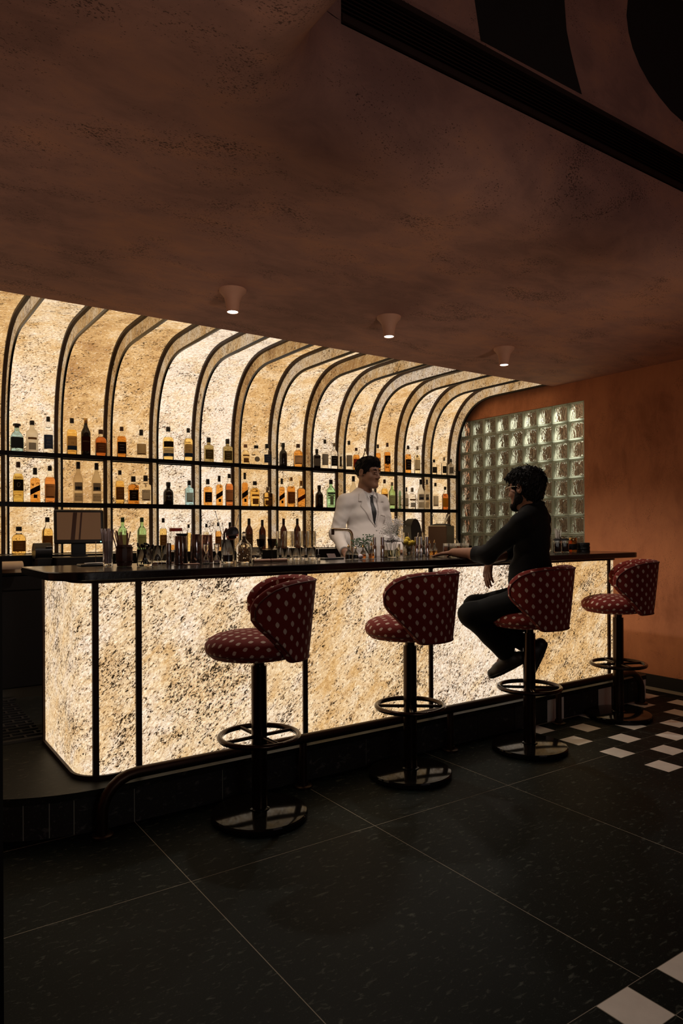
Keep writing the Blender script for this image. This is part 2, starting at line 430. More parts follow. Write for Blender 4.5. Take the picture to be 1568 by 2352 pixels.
tr = k.n('BsdfTranslucent'); tr.inputs[0].default_value = (.75, .78, .70, 1); mx = k.n('MixShader'); mx.inputs[0].default_value = .65
k.set(mx.inputs[1], g); k.set(mx.inputs[2], tr); M['blockedge'] = k.done(mx)
k = NT('wavy_pane'); tc = k.n('TexCoord').outputs['Object']; oi = k.n('ObjectInfo').outputs['Random']
v = k.n('VectorMath', _operation='ADD'); k.set(v.inputs[0], tc); k.set(v.inputs[1], k.math('MULTIPLY', oi, 40.))
nz = k.noise(k.mapping(v.outputs[0], (1, 1, .45), rot=(.6, 0, 0)), 26, 2, .5, 1.8)
b = k.n('Bump', Strength=1., Distance=.045, Height=nz)
rf = k.n('BsdfRefraction', Roughness=.02, IOR=1.45, Normal=b); rf.inputs[0].default_value = (.90, .90, .82, 1)
gs = k.n('BsdfGlossy', Roughness=.05, Normal=b); gs.inputs[0].default_value = (.70, .66, .58, 1)
mx = k.n('MixShader'); k.set(mx.inputs[0], k.math('MULTIPLY_ADD', k.n('LayerWeight', Blend=.4, Normal=b).outputs['Facing'], .5, .05)); k.set(mx.inputs[1], rf); k.set(mx.inputs[2], gs); M['wavypane'] = k.done(mx)
# one block: bevelled edge ring (walls of the hollow block) + front pane set in it
hy, hz, t, dp = GYP / 2 - .002, GZP / 2 - .002, .011, .085
def ringmesh():
    q = MB(); o_ = lambda x, i: [(x, -hy + i, -hz + i), (x, hy - i, -hz + i), (x, hy - i, hz - i), (x, -hy + i, hz - i)]
    rings = [o_(dp, 0), o_(.006, 0), o_(0, .006), o_(0, t), o_(.006, t + .003), o_(dp, t + .003)]
    vs = [p for r_ in rings for p in r_]; fs = []
    for kk in range(5):
        for i in range(4): j = (i + 1) % 4; fs.append((kk * 4 + i, kk * 4 + j, kk * 4 + 4 + j, kk * 4 + 4 + i))
    return q.add(vs, fs)
def panemesh():
    a, c_ = hy - t - .002, hz - t - .002
    return MB().add([(.004, -a, -c_), (.004, a, -c_), (.004, a, c_), (.004, -a, c_)], [(3, 2, 1, 0)])
blk = pane = None
for i in range(NC):
    for j in range(NR):
        p = (XW + .004, GY0 + (i + .5) * GYP, GZ1 - (j + .5) * GZP)
        if blk is None:
            blk = ringmesh().build('glass_block', 'blockedge', win, 30); blk.location = p
            pane = panemesh().build('block_pane', 'wavypane', blk, 0); pane.location = (0, 0, 0)
        else:
            o = blk.copy(); COL.objects.link(o); o.location = p
            q = pane.copy(); COL.objects.link(q); q.parent = o
mj = MB()
for i in range(NC + 1): mj.box((XW + .05, GY0 + i * GYP, (GZ0 + GZ1) / 2), (.06, .006, GZ1 - GZ0))
for j in range(NR + 1): mj.box((XW + .05, (GY0 + GY1) / 2, GZ1 - j * GZP), (.06, GY1 - GY0, .006))
mj.build('mortar_joint', 'grout', win, 0, kind='stuff')
# room behind the blocks
br = MB().box((6.6, 4.7, 1.8), (.1, 3, 3.6)).box((6.05, 3.2, 1.8), (1.1, .1, 3.6)).box((6.05, 6.2, 1.8), (1.1, .1, 3.6)).box((6.05, 4.7, 3.2), (1.1, 3, .1)).box((6.05, 4.7, -.02), (1.1, 3, .06))
k = NT('rough_back_wall'); tc = k.n('TexCoord').outputs['Object']; n1 = k.noise(tc, 9, 6, .75, 1.5)
M['roughwall'] = k.done(k.n('BsdfDiffuse', Color=k.ramp(n1, [(.40, (.006, .004, .0025)), (.55, (.06, .04, .025)), (.70, (.24, .18, .12))])))
struct('wall_back_room', br, 'roughwall')

# ---- ceiling: soffit with a rounded edge turning up into the higher ceiling
ZS = 2.648; RC = .45; RR_ = .25; A0 = .874; Y0 = 2.17
bp = [(XW, Y0, 0., 1.)] + [(A0 + RC + .3 + (XW - A0 - RC - .3) * t_, Y0, 0., 1.) for t_ in (.9, .8, .7, .6, .5, .4, .3, .2, .1, 0)]
path = [(x, y, 0, -1) for x, y, *_ in bp]
for i in range(0, 17):
    a = R(90 + 90 * i / 16); path.append((A0 + RC + RC * math.cos(a), Y0 - RC + RC * math.sin(a), -math.cos(a), -math.sin(a)))
path += [(A0, y, 1, 0) for y in (1.5, 1.2, .9, .6, .2, -.3, -1, -2, -3)]
cl = MB(); prof = [(RR_ * math.sin(R(a)), RR_ * (1 - math.cos(R(a)))) for a in range(0, 91, 6)] + [(RR_, .29), (RR_, .352)]
nP = len(prof); vs = []
for x, y, nx, ny in path:
    for d, h in prof: vs.append((x + nx * d, y + ny * d, ZS + h))
fs = [(i * nP + k_, i * nP + k_ + 1, (i + 1) * nP + k_ + 1, (i + 1) * nP + k_) for i in range(len(path) - 1) for k_ in range(nP - 1)]
cl.add(vs, fs)
# flat soffit as strips
fv = []; n = len(path)
for x, y, *_ in path: fv.append((x, y, ZS))
far = []
for i, (x, y, nx, ny) in enumerate(path):
    if ny == -1 and nx == 0: far.append((x, 4.30, ZS))
    elif nx == 1: far.append((-1.0, y, ZS))
    else: far.append((A0 + RC + (-2.5 if 0 else 0) + (x - A0 - RC) * 1.0, y, ZS))
iA = next(i for i, p in enumerate(path) if p[2] != 0 or i == 11)
cl.add([(path[0][0], path[0][1], ZS), (path[0][0], 4.30, ZS), (-1.0, 4.30, ZS), (-1.0, -3, ZS)] + [(x, y, ZS) for x, y, *_ in reversed(path)][:-1], [tuple(range(3 + n))])
cl.add([(-1, 4.30, ZS), (XW, 4.30, ZS), (XW, 4.30, 2.95), (-1, 4.30, 2.95)], [(0, 1, 2, 3)])
struct('ceiling', cl, 'plaster', None, 50)
# wall above with grille and the high ceiling
zg0, zg1 = 3.0, 3.165
uw = MB(); YU = Y0 - RR_; XU = A0 + RR_
uw.add([(XU + .2, YU, zg1), (XW, YU, zg1), (XW, YU, 4.4), (XU + .2, YU, 4.4)], [(0, 1, 2, 3)])
uw.add([(XU, -3, zg0), (XU, YU - .2, zg0), (XU, YU - .2, 4.4), (XU, -3, 4.4)], [(0, 1, 2, 3)])
uw.add([(XU, YU - .2, zg0), (XU + .02, YU - .09, zg0), (XU + .09, YU - .02, zg0), (XU + .2, YU, zg0), (XU, YU - .2, 4.4), (XU + .02, YU - .09, 4.4), (XU + .09, YU - .02, 4.4), (XU + .2, YU, 4.4)], [(0, 1, 5, 4), (1, 2, 6, 5), (2, 3, 7, 6)])
uw.add([(XU, -3, 4.4), (XW, -3, 4.4), (XW, YU, 4.4), (XU, YU, 4.4)], [(0, 1, 2, 3)])
struct('wall_upper', uw, 'plaster')
gr = sempty('trim_2')
xg0, xg1 = XU + .2, XW; xm = (xg0 + xg1) / 2; xl = xg1 - xg0
MB().box((xm, YU + .09, (zg0 + zg1) / 2), (xl, .02, zg1 - zg0)).box((xm, YU + .05, zg0 - .005), (xl, .1, .01)).box((xm, YU + .05, zg1 + .005), (xl, .1, .01)).build('grille_box', 'blackmatte', gr, 0)
MB().box((xm, YU + .004, zg0 + .006), (xl, .03, .022)).build('grille_frame', 'bronze_flat', gr, 0)
MB().box((xm, YU + .004, zg1 - .006), (xl, .03, .022)).build('grille_frame', 'bronze_flat', gr, 0)
for i in range(8):
    MB().box((xm, YU + .012, zg0 + .029 + i * .0152), (xl, .022, .0055)).build('grille_slat', 'bronze', gr, 0)
# dark painted shapes on the upper wall
def mural(pts, label):
    q = MB(); n = len(pts); q.add([(x, YU - .002, z) for x, z in pts] + [(x, YU - .0005, z) for x, z in pts], [tuple(range(n))] + [(i, n + i, n + (i + 1) % n, (i + 1) % n) for i in range(n)])
    o = q.build('painted_shape', 'blackpaint', None, 0); tag(o, label, 'mural')
mural([(1.80, 4.1), (1.90, 3.55), (1.978, 3.191), (2.597, 3.199), (2.559, 3.274), (2.524, 3.355), (2.495, 3.437), (2.481, 3.562), (2.50, 3.75), (2.56, 3.95), (2.62, 4.1)], 'black painted wedge with a pointed lower corner on the upper wall above the grille')
mural([(3.08, 3.95), (2.98, 3.85), (2.941, 3.757), (2.93, 3.682), (2.946, 3.608), (2.977, 3.549), (3.032, 3.488), (3.11, 3.434), (3.202, 3.393), (3.296, 3.361), (3.406, 3.343), (3.55, 3.34), (3.7, 3.36), (3.85, 3.44), (3.95, 3.6), (3.95, 3.8), (3.85, 3.95)], 'large round black painted shape on the upper wall, cut by the right frame edge')
# ---- vaulted back wall of backlit stone
A_, B_, YC, ZC, NE = .572, .705, 4.95, 1.95, 2.5
def vault(off=0.):
    pts = [(YF + off, 1.139), (YF + off, 1.3), (YF + off, 1.5), (YF + off, 1.7), (YF + off, 1.85)]
    for i in range(0, 19):
        a = R(90 * i / 18); e = 2 / NE
        pts.append((YC + (A_ + off) * math.cos(a) ** e if i < 18 else YC, ZC + (B_ + off) * (math.sin(a) ** e if i > 0 else 0)))
    pts += [(4.7, ZC + B_ + off), (4.5, ZC + B_ + off), (4.22, ZC + B_ + off)]
    return pts
FR, RT = vault(0), vault(DF)
def arcl(p):
    s_ = [0.]
    for a, b in zip(p[:-1], p[1:]): s_.append(s_[-1] + math.hypot(a[0] - b[0], a[1] - b[1]))
    return s_
AL = arcl(RT)
vw = sempty('wall_back')
FX = [-.98 + .3696 * i for i in range(18)]     # rib positions; last at 5.30
FX = [5.30 - .36925 * (17 - i) for i in range(18)]
def strip(pa, xa, pb, xb, uvw, flip=False):
    """ruled surface between profile pa at x=xa and pb at x=xb"""
    q = MB(); n = len(pa); vs = []
    for (y, z) in pa: vs.append((xa, y, z))
    for (y, z) in pb: vs.append((xb, y, z))
    fs = [(i, i + 1, n + i + 1, n + i) for i in range(n - 1)]
    uvs = [((0, AL[i]), (0, AL[i + 1]), (uvw, AL[i + 1]), (uvw, AL[i])) for i in range(n - 1)]
    return q.add(vs, fs, uvs)
for i, x in enumerate(FX[:-1]):
    strip(RT, x, RT, FX[i + 1], .37).build('stone_panel', 'stone_wall', vw, 180)
for i, x in enumerate(FX):
    strip(RT, x, FR, x, .125).build('rib_side', 'stone_rib', vw, 180)
    q = MB(); n = len(FR); w2 = .011 if i < 17 else .02
    vs = []
    fin = [vault(-.004), vault(.014)]
    for p in (fin[0], fin[1]):
        for (y, z) in p: vs += [(x - .003, y, z), (x + w2, y, z)]
    fs = []
    for a in range(n - 1):
        for (b0, b1) in ((0, 1),): fs.append((2 * a, 2 * a + 1, 2 * a + 3, 2 * a + 2))
        fs.append((2 * a, 2 * a + 2, 2 * n + 2 * a + 2, 2 * n + 2 * a)); fs.append((2 * a + 1, 2 * n + 2 * a + 1, 2 * n + 2 * a + 3, 2 * a + 3))
    q.add(vs, fs).build('rib_edge', 'blacksteel', vw, 30)
    q = MB(); vs = []; pr = [vault(DF), vault(DF - .022)]
    for p in pr:
        for (y, z) in p: vs += [(x - .026, y, z), (x + .001, y, z)]
    fs = []
    for a in range(n - 1):
        fs.append((2 * n + 2 * a, 2 * n + 2 * a + 1, 2 * n + 2 * a + 3, 2 * n + 2 * a + 2))
        fs.append((2 * a, 2 * n + 2 * a, 2 * n + 2 * a + 2, 2 * a + 2)); fs.append((2 * a + 1, 2 * a + 3, 2 * n + 2 * a + 3, 2 * n + 2 * a + 1))
    q.add(vs, fs).build('rib_channel', 'bronze_flat', vw, 30)
    if i == 17:   # backing of the end rib against the wall
        strip(RT, x + .02, FR, x + .02, .1).build('end_plate', 'blacksteel', vw, 180)
# closing walls of the room (out of view)
struct('wall_left', MB().box((-1.06, 1.35, 2.2), (.1, 8.9, 4.4)), 'plaster')
struct('wall_front', MB().box((2.2, -3.05, 2.2), (6.6, .1, 4.4)), 'plaster')
struct('wall_back_outer', MB().box((2.2, 5.78, 1.5), (6.6, .06, 3.0)).box((2.2, 5.05, 2.98), (6.6, 1.5, .06)), 'blackmatte')
# ================================================================== BAR
ZP, ZC1 = .182, 1.125
bar = thing('bar', 'long bar front of backlit mottled granite panels between dark metal dividers', 'bar', (.795, 3.206, ZP))
OX, OY, OZ = .795, 3.206, ZP
rc = .135
outline = [(.795, 3.94), (.795, 3.206 + rc + .2)] + [(.795 + rc + rc * math.cos(R(a)), 3.206 + rc + rc * math.sin(R(a))) for a in range(180, 271, 10)]
outline += [(x, 3.206) for x in (1.054, 1.2, 1.5, 1.955, 2.4, 2.85, 3.3, 3.745, 4.2, 4.63)]
outline += [(4.775 - .12 + .12 * math.cos(R(a)), 3.206 + .12 + .12 * math.sin(R(a))) for a in range(-90, 1, 15)] + [(4.775, 3.94)]
outline = [(x - OX, y - OY) for x, y in outline]
def sub(x0, x1):
    """piece of the outline whose front-run x lies between x0 and x1"""
    al = [0.]
    for a, b in zip(outline[:-1], outline[1:]): al.append(al[-1] + math.hypot(a[0] - b[0], a[1] - b[1]))
    return [(p, l) for p, l in zip(outline, al)]
AO = sub(0, 0)
def at_len(l):
    for (p, a), (q, b) in zip(AO[:-1], AO[1:]):
        if a <= l <= b + 1e-9:
            t_ = (l - a) / max(b - a, 1e-9); return (p[0] + (q[0] - p[0]) * t_, p[1] + (q[1] - p[1]) * t_)
    return AO[-1][0]
def len_at_x(x):
    for (p, a), (q, b) in zip(AO[11:], AO[12:]):
        if p[0] <= x - OX <= q[0] and abs(p[1]) < .02 and abs(q[1]) < .02: return a + (x - OX - p[0])
    return None
L0 = len_at_x(.935); FL = lambda x: L0 + (x - .935)
cuts = [0.012, FL(.861 + .0), FL(1.054), FL(1.955), FL(2.85), FL(3.745), FL(4.63), AO[-1][1] - .01]
ZB0, ZB1 = .020, .888
for a, b in zip(cuts[:-1], cuts[1:]):
    q = MB(); ls = [a] + [l for p, l in AO if a + .003 < l < b - .003] + [b]
    ps = [at_len(l) for l in ls]; n = len(ps)
    vs = [(x, y, ZB0) for x, y in ps] + [(x, y, ZB1) for x, y in ps]
    fs = [(i, i + 1, n + i + 1, n + i) for i in range(n - 1)]
    uvs = [((ls[i], 0), (ls[i + 1], 0), (ls[i + 1], ZB1 - ZB0), (ls[i], ZB1 - ZB0)) for i in range(n - 1)]
    q.add(vs, fs, uvs).build('stone_panel', 'stone_bar', bar, 180)
for l, w_ in [(c, .027) for c in cuts[1:-1]]:
    x, y = at_len(l); MB().box((x, y - .004, (ZB0 + ZB1) / 2), (w_, .016, ZB1 - ZB0)).build('panel_divider', 'bronze_flat', bar, 0)
for (x, y) in (outline[0], outline[-1]):
    MB().box((x, y, (ZB0 + ZB1) / 2), (.02, .03, ZB1 - ZB0)).build('end_post', 'bronze_flat', bar, 0)
def band(name, z0, z1, d0, d1, mat):
    n = len(outline); nrm = []
    for i in range(n):
        a = Vector(outline[max(i - 1, 0)]); b = Vector(outline[min(i + 1, n - 1)]); t_ = (b - a).normalized(); nrm.append((t_.y, -t_.x))
    vs = []
    for d, z in ((d0, z0), (d0, z1), (d1, z1), (d1, z0)):
        vs += [(p[0] + m_[0] * d, p[1] + m_[1] * d, z) for p, m_ in zip(outline, nrm)]
    fs = []
    for kk in range(4):
        o_, p_ = kk * n, ((kk + 1) % 4) * n
        fs += [(o_ + i, p_ + i, p_ + i + 1, o_ + i + 1) for i in range(n - 1)]
    MB().add(vs, fs).build(name, mat, bar, 30)
band('base_rail', 0, .021, -.01, .014, 'bronze_flat')
band('apron', .885, .9035, -.02, .012, 'bronze_flat')
MB().box((2.0, .70, .44), (3.9, .02, .88)).build('inner_panel', 'blackmatte', bar, 0)
# countertop: one continuous slab with rounded front corners
cx0, cx1, cy0, cy1 = .66, 4.905, 3.09, 3.80
poly = [(cx0, cy1)] + [(cx0 + .17 + .17 * math.cos(R(a)), cy0 + .17 + .17 * math.sin(R(a))) for a in range(180, 271, 9)]
poly += [(cx1 - .12 + .12 * math.cos(R(a)), cy0 + .12 + .12 * math.sin(R(a))) for a in range(-90, 1, 9)] + [(cx1, cy1)]
n = len(poly); q = MB(); mx_, my_ = (cx0 + cx1) / 2, (cy0 + cy1) / 2
ins = lambda d: [(mx_ + (x - mx_) * (1 - d / 2.1), my_ + (y - my_) * (1 - d / .35)) for x, y in poly]
rings = [(ins(.004), 0), (poly, .004), (poly, .034), (ins(.004), .038)]
vs = [(x - 2.8, y - 3.45, z) for p, z in rings for x, y in p]
fs = [tuple(range(n - 1, -1, -1)), tuple(range(3 * n, 4 * n))]
for kk in range(3): fs += [(kk * n + i, kk * n + (i + 1) % n, kk * n + n + (i + 1) % n, kk * n + n + i) for i in range(n)]
ct = q.add(vs, fs).build('countertop', 'counter', None, 30, (2.8, 3.45, ZC1 - .038))
tag(ct, 'long black stone countertop with rounded front corners on top of the glowing bar', 'countertop')
# work counter behind the bar
wc = thing('work_counter', 'low black service counter tucked behind the bar front', 'counter', (2.8, 3.99, ZP))
MB().box((0, .03, .40), (3.9, .10, .80)).build('body', 'cabinet', wc, 0)
MB().box((0, .02, .81), (3.9, .12, .02)).build('work_top', 'steel', wc, 0)

# foot rail
rail = thing('foot_rail', 'dark bronze foot rail curving down to the floor at both ends of the bar', 'rail', (.84, 3.035, 0))
zr, rr = .245, .0245
def bend(x, s): return [(x, 0, .012), (x, 0, zr - .15)] + [(x + s * .15 * (1 - math.cos(R(a))), 0, zr - .15 + .15 * math.sin(R(a))) for a in range(15, 91, 15)]
x1 = 4.782 - .84
MB().tube(bend(0, 1) + [(.5, 0, zr), (1.5, 0, zr), (2.6, 0, zr)] + bend(x1, -1)[::-1], rr, 14).build('rail_pipe', 'bronze', rail, 60)
for i, x in enumerate((0, 1.0, 2.012, 2.995, x1)):
    MB().lathe([(0, 0), (.046, 0), (.046, .010), (.040, .014), (.026, .015), (.026, .03), (0, .03)], (x, 0, 0), 20).build('floor_flange', 'bronze', rail, 40)
    if 0 < i < 4: MB().cyl((x, 0, .012), (x, 0, zr), .019, None, 14).build('rail_post', 'bronze', rail, 40)

# ================================================================== STOOLS
def make_stool(label):
    t = thing('bar_stool', label, 'stool', (0, 0, 0), 0, 'maroon bar stools')
    MB().lathe([(0, 0), (.214, 0), (.219, .006), (.219, .024), (.214, .031), (.195, .034), (.05, .040), (0, .040)], seg=48).build('base_plate', 'blackgloss', t, 30)
    MB().lathe([(0, .038), (.046, .038), (.046, .044), (.036, .048), (0, .048)], seg=24).build('base_collar', 'blackgloss', t, 30)
    MB().cyl((0, 0, .04), (0, 0, .69), .0355, None, 28).build('pole', 'stoolmetal', t, 40)
    MB().cyl((0, 0, .685), (0, 0, .735), .026, None, 20).build('inner_column', 'stoolmetal', t, 40)
    MB().tube([(.178 * math.cos(2 * PI * i / 40), .178 * math.sin(2 * PI * i / 40), .368) for i in range(40)], .0125, 10, True).build('foot_ring', 'stoolmetal', t, 60)
    for a in range(4):
        a = R(28 + 90 * a); MB().cyl((.03 * math.cos(a), .03 * math.sin(a), .368), (.176 * math.cos(a), .176 * math.sin(a), .368), .0085, None, 8).build('ring_spoke', 'stoolmetal', t, 40)
    # seat: round domed cushion, front towards +Y
    SU = .032
    prof = [(0, .690), (.150, .692), (.192, .700), (.207, .712), (.214, .722), (.222, .730), (.226, .745), (.222, .764), (.206, .784), (.175, .800), (.12, .812), (.06, .816), (0, .817)]
    prof = [(r_, z + SU) for r_, z in prof]
    def cushion(pr, seg=44):
        q = MB(); q.lathe(pr, seg=seg); q.v = [(x * .93, y * .965 + .026, z) for x, y, z in q.v]
        al = [0.] * len(pr)
        for kk in range(len(pr) - 2, -1, -1): al[kk] = al[kk + 1] + math.hypot(pr[kk][0] - pr[kk + 1][0], pr[kk][1] - pr[kk + 1][1])
        for fi, f in enumerate(q.f):
            uvs = []
            for vi in f:
                x, y, z = q.v[vi]; l_ = al[vi // seg]; an = math.atan2(y - .026, x); l_ = min(l_, .40)
                uvs.append((l_ * math.cos(an) + 10, l_ * math.sin(an) * 1.05 + 10))
            q.uv[fi] = uvs
        return q
    cushion(prof).build('seat', 'fabric', t, 60)
    q = MB().tube([(.2145 * .93 * math.cos(2 * PI * i / 44), .2145 * .965 * math.sin(2 * PI * i / 44) + .026, .7555) for i in range(44)], .0042, 6, True); q.build('seat_piping', 'welt', t, 180)
    # wrap-around back: padded shell with rounded wings
    NA, NZ = 48, 14; TM = 96
    th = [R(-TM + 2 * TM * i / NA) for i in range(NA + 1)]
    ip = lambda x, xs, ys: float(np.interp(x, xs, ys))
    def zt(a): return ip(abs(math.degrees(a)), (0, 25, 45, 58, 68, 78, 86, 92, 96), (1.076, 1.077, 1.076, 1.070, 1.060, 1.044, 1.020, .995, .962))
    def zb(a): return ip(abs(math.degrees(a)), (0, 46, 52, 60, 70, 80, 88, 93, 96), (.728, .728, .738, .772, .816, .856, .886, .908, .928))
    def rad(z): return .197 + .036 * min(1, max(0, (z - .72) / .36)) ** .9
    def P(a, z, d):
        rr_ = rad(z) + d; return (rr_ * math.sin(a) * 1.0, -rr_ * math.cos(a) * 1.02 + .0, z)
    def shell(d, inset):
        g = []
        for a0 in th:
            a = a0 * (1 - inset * .06)
            b_, t_ = zb(a0) + inset * .008, zt(a0) - inset * .014
            g.append([(a, b_ + (t_ - b_) * j / NZ) for j in range(NZ + 1)])
        return g
    layers = [(0.024, .35), (.030, .15), (.030, 0), (.022, -.25), (.010, -.42), (-.004, -.42), (-.016, -.25), (-.024, 0), (-.026, .2)]
    # outer face, rim, inner face as one closed shell
    q = MB(); go = shell(.03, 0)
    def grid(g, d, flip, off):
        vs = [P(a, z, d) for col in g for a, z in col]; n2 = NZ + 1; fs = []; uvs = []
        for i in range(NA):
            for j in range(NZ):
                f = (i * n2 + j, (i + 1) * n2 + j, (i + 1) * n2 + j + 1, i * n2 + j + 1)
                cc = [(g[i][j]), (g[i + 1][j]), (g[i + 1][j + 1]), (g[i][j + 1])]; u = [(a * .245 + off, z) for a, z in cc]
                if flip: f = f[::-1]; u = u[::-1]
                fs.append(f); uvs.append(u)
        return vs, fs, uvs
    vs, fs, uvs = grid(shell(0, .12), .024, False, 20); q.add(vs, fs, uvs)
    vs, fs, uvs = grid(shell(0, .12), -.024, True, 31); q.add(vs, fs, uvs)
    # boundary loop -> rounded rim
    idx = [(i, 0) for i in range(NA + 1)] + [(NA, j) for j in range(1, NZ + 1)] + [(i, NZ) for i in range(NA - 1, -1, -1)] + [(0, j) for j in range(NZ - 1, 0, -1)]
    rim = []
    for kk in range(7):
        u = kk / 6; d = .024 - .048 * u; g = shell(0, .12 - 1.1 * math.sin(PI * u)); rim.append([P(*g[i][j], d) for i, j in idx]); 
    n2 = len(idx); vs = [p for r_ in rim for p in r_]; fs = []; uvs = []
    per = 0; acc = []
    for i in range(n2):
        acc.append(per); per += (Vector(rim[3][i]) - Vector(rim[3][(i + 1) % n2])).length
    acc.append(per)
    for kk in range(6):
        for i in range(n2):
            j = (i + 1) % n2; fs.append((kk * n2 + i, (kk + 1) * n2 + i, (kk + 1) * n2 + j, kk * n2 + j))
            uvs.append(((acc[i], 40 + kk * .009), (acc[i], 40 + kk * .009 + .009), (acc[i + 1], 40 + kk * .009 + .009), (acc[i + 1], 40 + kk * .009)))
    q.add(vs, fs, uvs); q.build('backrest', 'fabric', t, 70)
    g = shell(0, .02); MB().tube([P(*g[i][j], .0245) for i, j in idx], .0036, 6, True).build('back_piping', 'welt', t, 180)
    return t
stools = [((1.486, 2.834), 65, 'maroon leaf-dotted bar stool nearest the left end of the bar, wings open to the left'),
          ((2.394, 2.854), 25, 'empty maroon leaf-dotted bar stool second from the left, seen from behind'),
          ((3.255, 2.787), 21, 'maroon leaf-dotted bar stool that the man in black sits on'),
          ((4.316, 2.912), 38, 'maroon leaf-dotted bar stool at the far right end by the terracotta wall')]
st0 = make_stool(stools[0][2])
for i, ((x, y), rz, lab) in enumerate(stools):
    if i == 0: st0.location = (x, y, 0); st0.rotation_euler = (0, 0, R(rz))
    else: dup(st0, (x, y, 0), R(rz), lab)

# ================================================================== BACK BAR
bb = thing('back_counter', 'low black back counter with drawers under the bottle shelves', 'counter', (2.2, 5.3, ZP))
MB().box((-.02, .06, .41), (6.3, .50, .82)).build('body', 'cabinet', bb, 0)
MB().box((-.02, .05, .838), (6.3, .54, .02)).build('work_top', 'blacksteel', bb, 0)
MB().box((-.02, .175, .90), (6.3, .29, .103)).build('bottle_ledge', 'blacksteel', bb, 0)
for i in range(9):
    x = -2.8 + i * .7
    d = MB().box((x, -.205, .775), (.68, .02, .09)).build('drawer', 'cabinet', bb, 0)
    MB().box((x, -.206, .726), (.66, .008, .004)).build('drawer_gap', 'blackmatte', d, 0)
    MB().box((x, -.205, .40), (.68, .02, .64)).build('door', 'cabinet', bb, 0)
MB().box((0, -.19, .035), (6.3, .02, .07)).build('kick_plate', 'steel', bb, 0)
sh = thing('bottle_shelves', 'two black steel bottle shelves on slim posts in front of the glowing stone wall', 'shelf', (5.30, 5.52, 1.135))
SZ = {1: 1.887, 2: 1.518, 3: 1.135}
for kz in (1, 2):
    z = SZ[kz] - 1.135
    MB().box((-3.14, .064, z - .008), (6.28, .124, .016)).build('shelf_board', 'blacksteel', sh, 0)
    MB().box((-3.14, .006, z - .016), (6.28, .010, .034)).build('shelf_rail', 'blacksteel', sh, 0)
    MB().box((-3.14, .118, z - .016), (6.28, .010, .034)).build('shelf_rail', 'blacksteel', sh, 0)
for i, x in enumerate(FX):
    if i == 17: MB().box((.01, -.006, .40), (.04, .03, .80)).build('shelf_post', 'blacksteel', sh, 0)
    else: MB().box((x - 5.30 + .002, -.004, .44), (.013, .013, .88)).build('shelf_post', 'blacksteel', sh, 0)

# ================================================================== DOWNLIGHTS
def downlight(x, y, label):
    t = thing('ceiling_downlight', label, 'lamp', (x, y, ZS), 0, 'trumpet downlights over the bar')
    MB().lathe([(.077, 0), (.075, -.012), (.060, -.028), (.048, -.045), (.041, -.07), (.037, -.095), (.035, -.125), (.030, -.125), (.030, -.11), (0, -.11)][::-1], seg=32).build('shade', 'lampshell', t, 50)
    MB().lathe([(0, -.118), (.030, -.118), (.030, -.122), (0, -.122)][::-1], seg=24).build('lens', 'lampglow', t, 40)
    l = light('downlight_beam', 'SPOT', (0, 0, -.13), 48, (1, .87, .74), .03, None, R(125), .7); l.parent = t
for x, y, lab in ((1.715, 3.566, 'terracotta trumpet downlight nearest, above the left part of the bar'), (2.752, 3.472, 'terracotta trumpet downlight in the middle of the three'), (3.938, 3.597, 'terracotta trumpet downlight farthest, near the glass block wall')):
    downlight(x, y, lab)

# rubber mat behind the bar and the low partition at the left frame edge
mat = thing('rubber_mat', 'black perforated rubber floor mat behind the bar at left', 'mat', (-.04, 4.55, ZP))
q = MB(); 
for r_ in range(17):
    q.box((0, -.49 + r_ * .061, .006), (1.72, .012, .012))
    for c_ in range(14): q.box((-.82 + c_ * .122 + (.061 if r_ % 2 else 0), -.46 + r_ * .061, .006), (.012, .05, .012))
q.build('lattice', 'rubber', mat, 0, kind='stuff')
for y in (-.51, .51): MB().box((0, y, .007), (1.76, .03, .014)).build('mat_edge', 'rubber', mat, 0)
pt = thing('low_partition', 'black low partition edge at the far left of the frame', 'partition', (.02, 1.25, 0))
MB().prism([(-.6, -.02), (.165, -.02), (.165, .02), (-.6, .02)], 0, 1.26).build('panel', 'blackest', pt, 0)
MB().prism([(-.6, -.024), (.158, -.024), (.163, .024), (-.6, .024)], 1.2605, 1.268).build('cap', 'blackest', pt, 0)
# ================================================================== BOTTLES
M['g_amber'] = glass('amber_liquor', (.84, .41, .09)); M['g_gold'] = glass('gold_liquor', (.93, .66, .22)); M['g_oldgold'] = glass('old_gold_liquor', (.72, .52, .14))
M['g_pale'] = glass('pale_liquor', (.97, .88, .62)); M['g_red'] = glass('red_brown_liquor', (.62, .20, .05)); M['g_redamber'] = glass('red_amber_liquor', (.74, .30, .08))
M['g_dark'] = plain('dark_bottle', (.012, .007, .005), .12, 0, .6); M['g_clear'] = glass('clear_bottle', (.95, .95, .93), .02, 1.2)
M['g_blue'] = glass('blue_glass', (.42, .68, .78)); M['g_green'] = glass('green_glass', (.42, .74, .42)); M['g_dgreen'] = glass('dark_green_glass', (.10, .30, .14))
M['g_olive'] = glass('olive_glass', (.40, .30, .12)); M['g_smoke'] = glass('smoke_glass', (.50, .45, .38)); M['g_wine'] = glass('wine_glass_dark', (.035, .012, .009))
k = NT('frosted_glass'); g = k.n('BsdfPrincipled', Roughness=.55, IOR=1.2); g.inputs['Base Color'].default_value = (.90, .85, .74, 1); g.inputs['Transmission Weight'].default_value = 1.
tr = k.n('BsdfTranslucent'); tr.inputs[0].default_value = (.85, .80, .70, 1); mx = k.n('MixShader'); mx.inputs[0].default_value = .35; k.set(mx.inputs[1], g); k.set(mx.inputs[2], tr); M['g_frost'] = k.done(mx)
LIQ = {'clearred': ('g_red', .16), 'clearamb': ('g_amber', .2), 'frost': ('g_frost', 2), 'clear': ('g_clear', 2)}
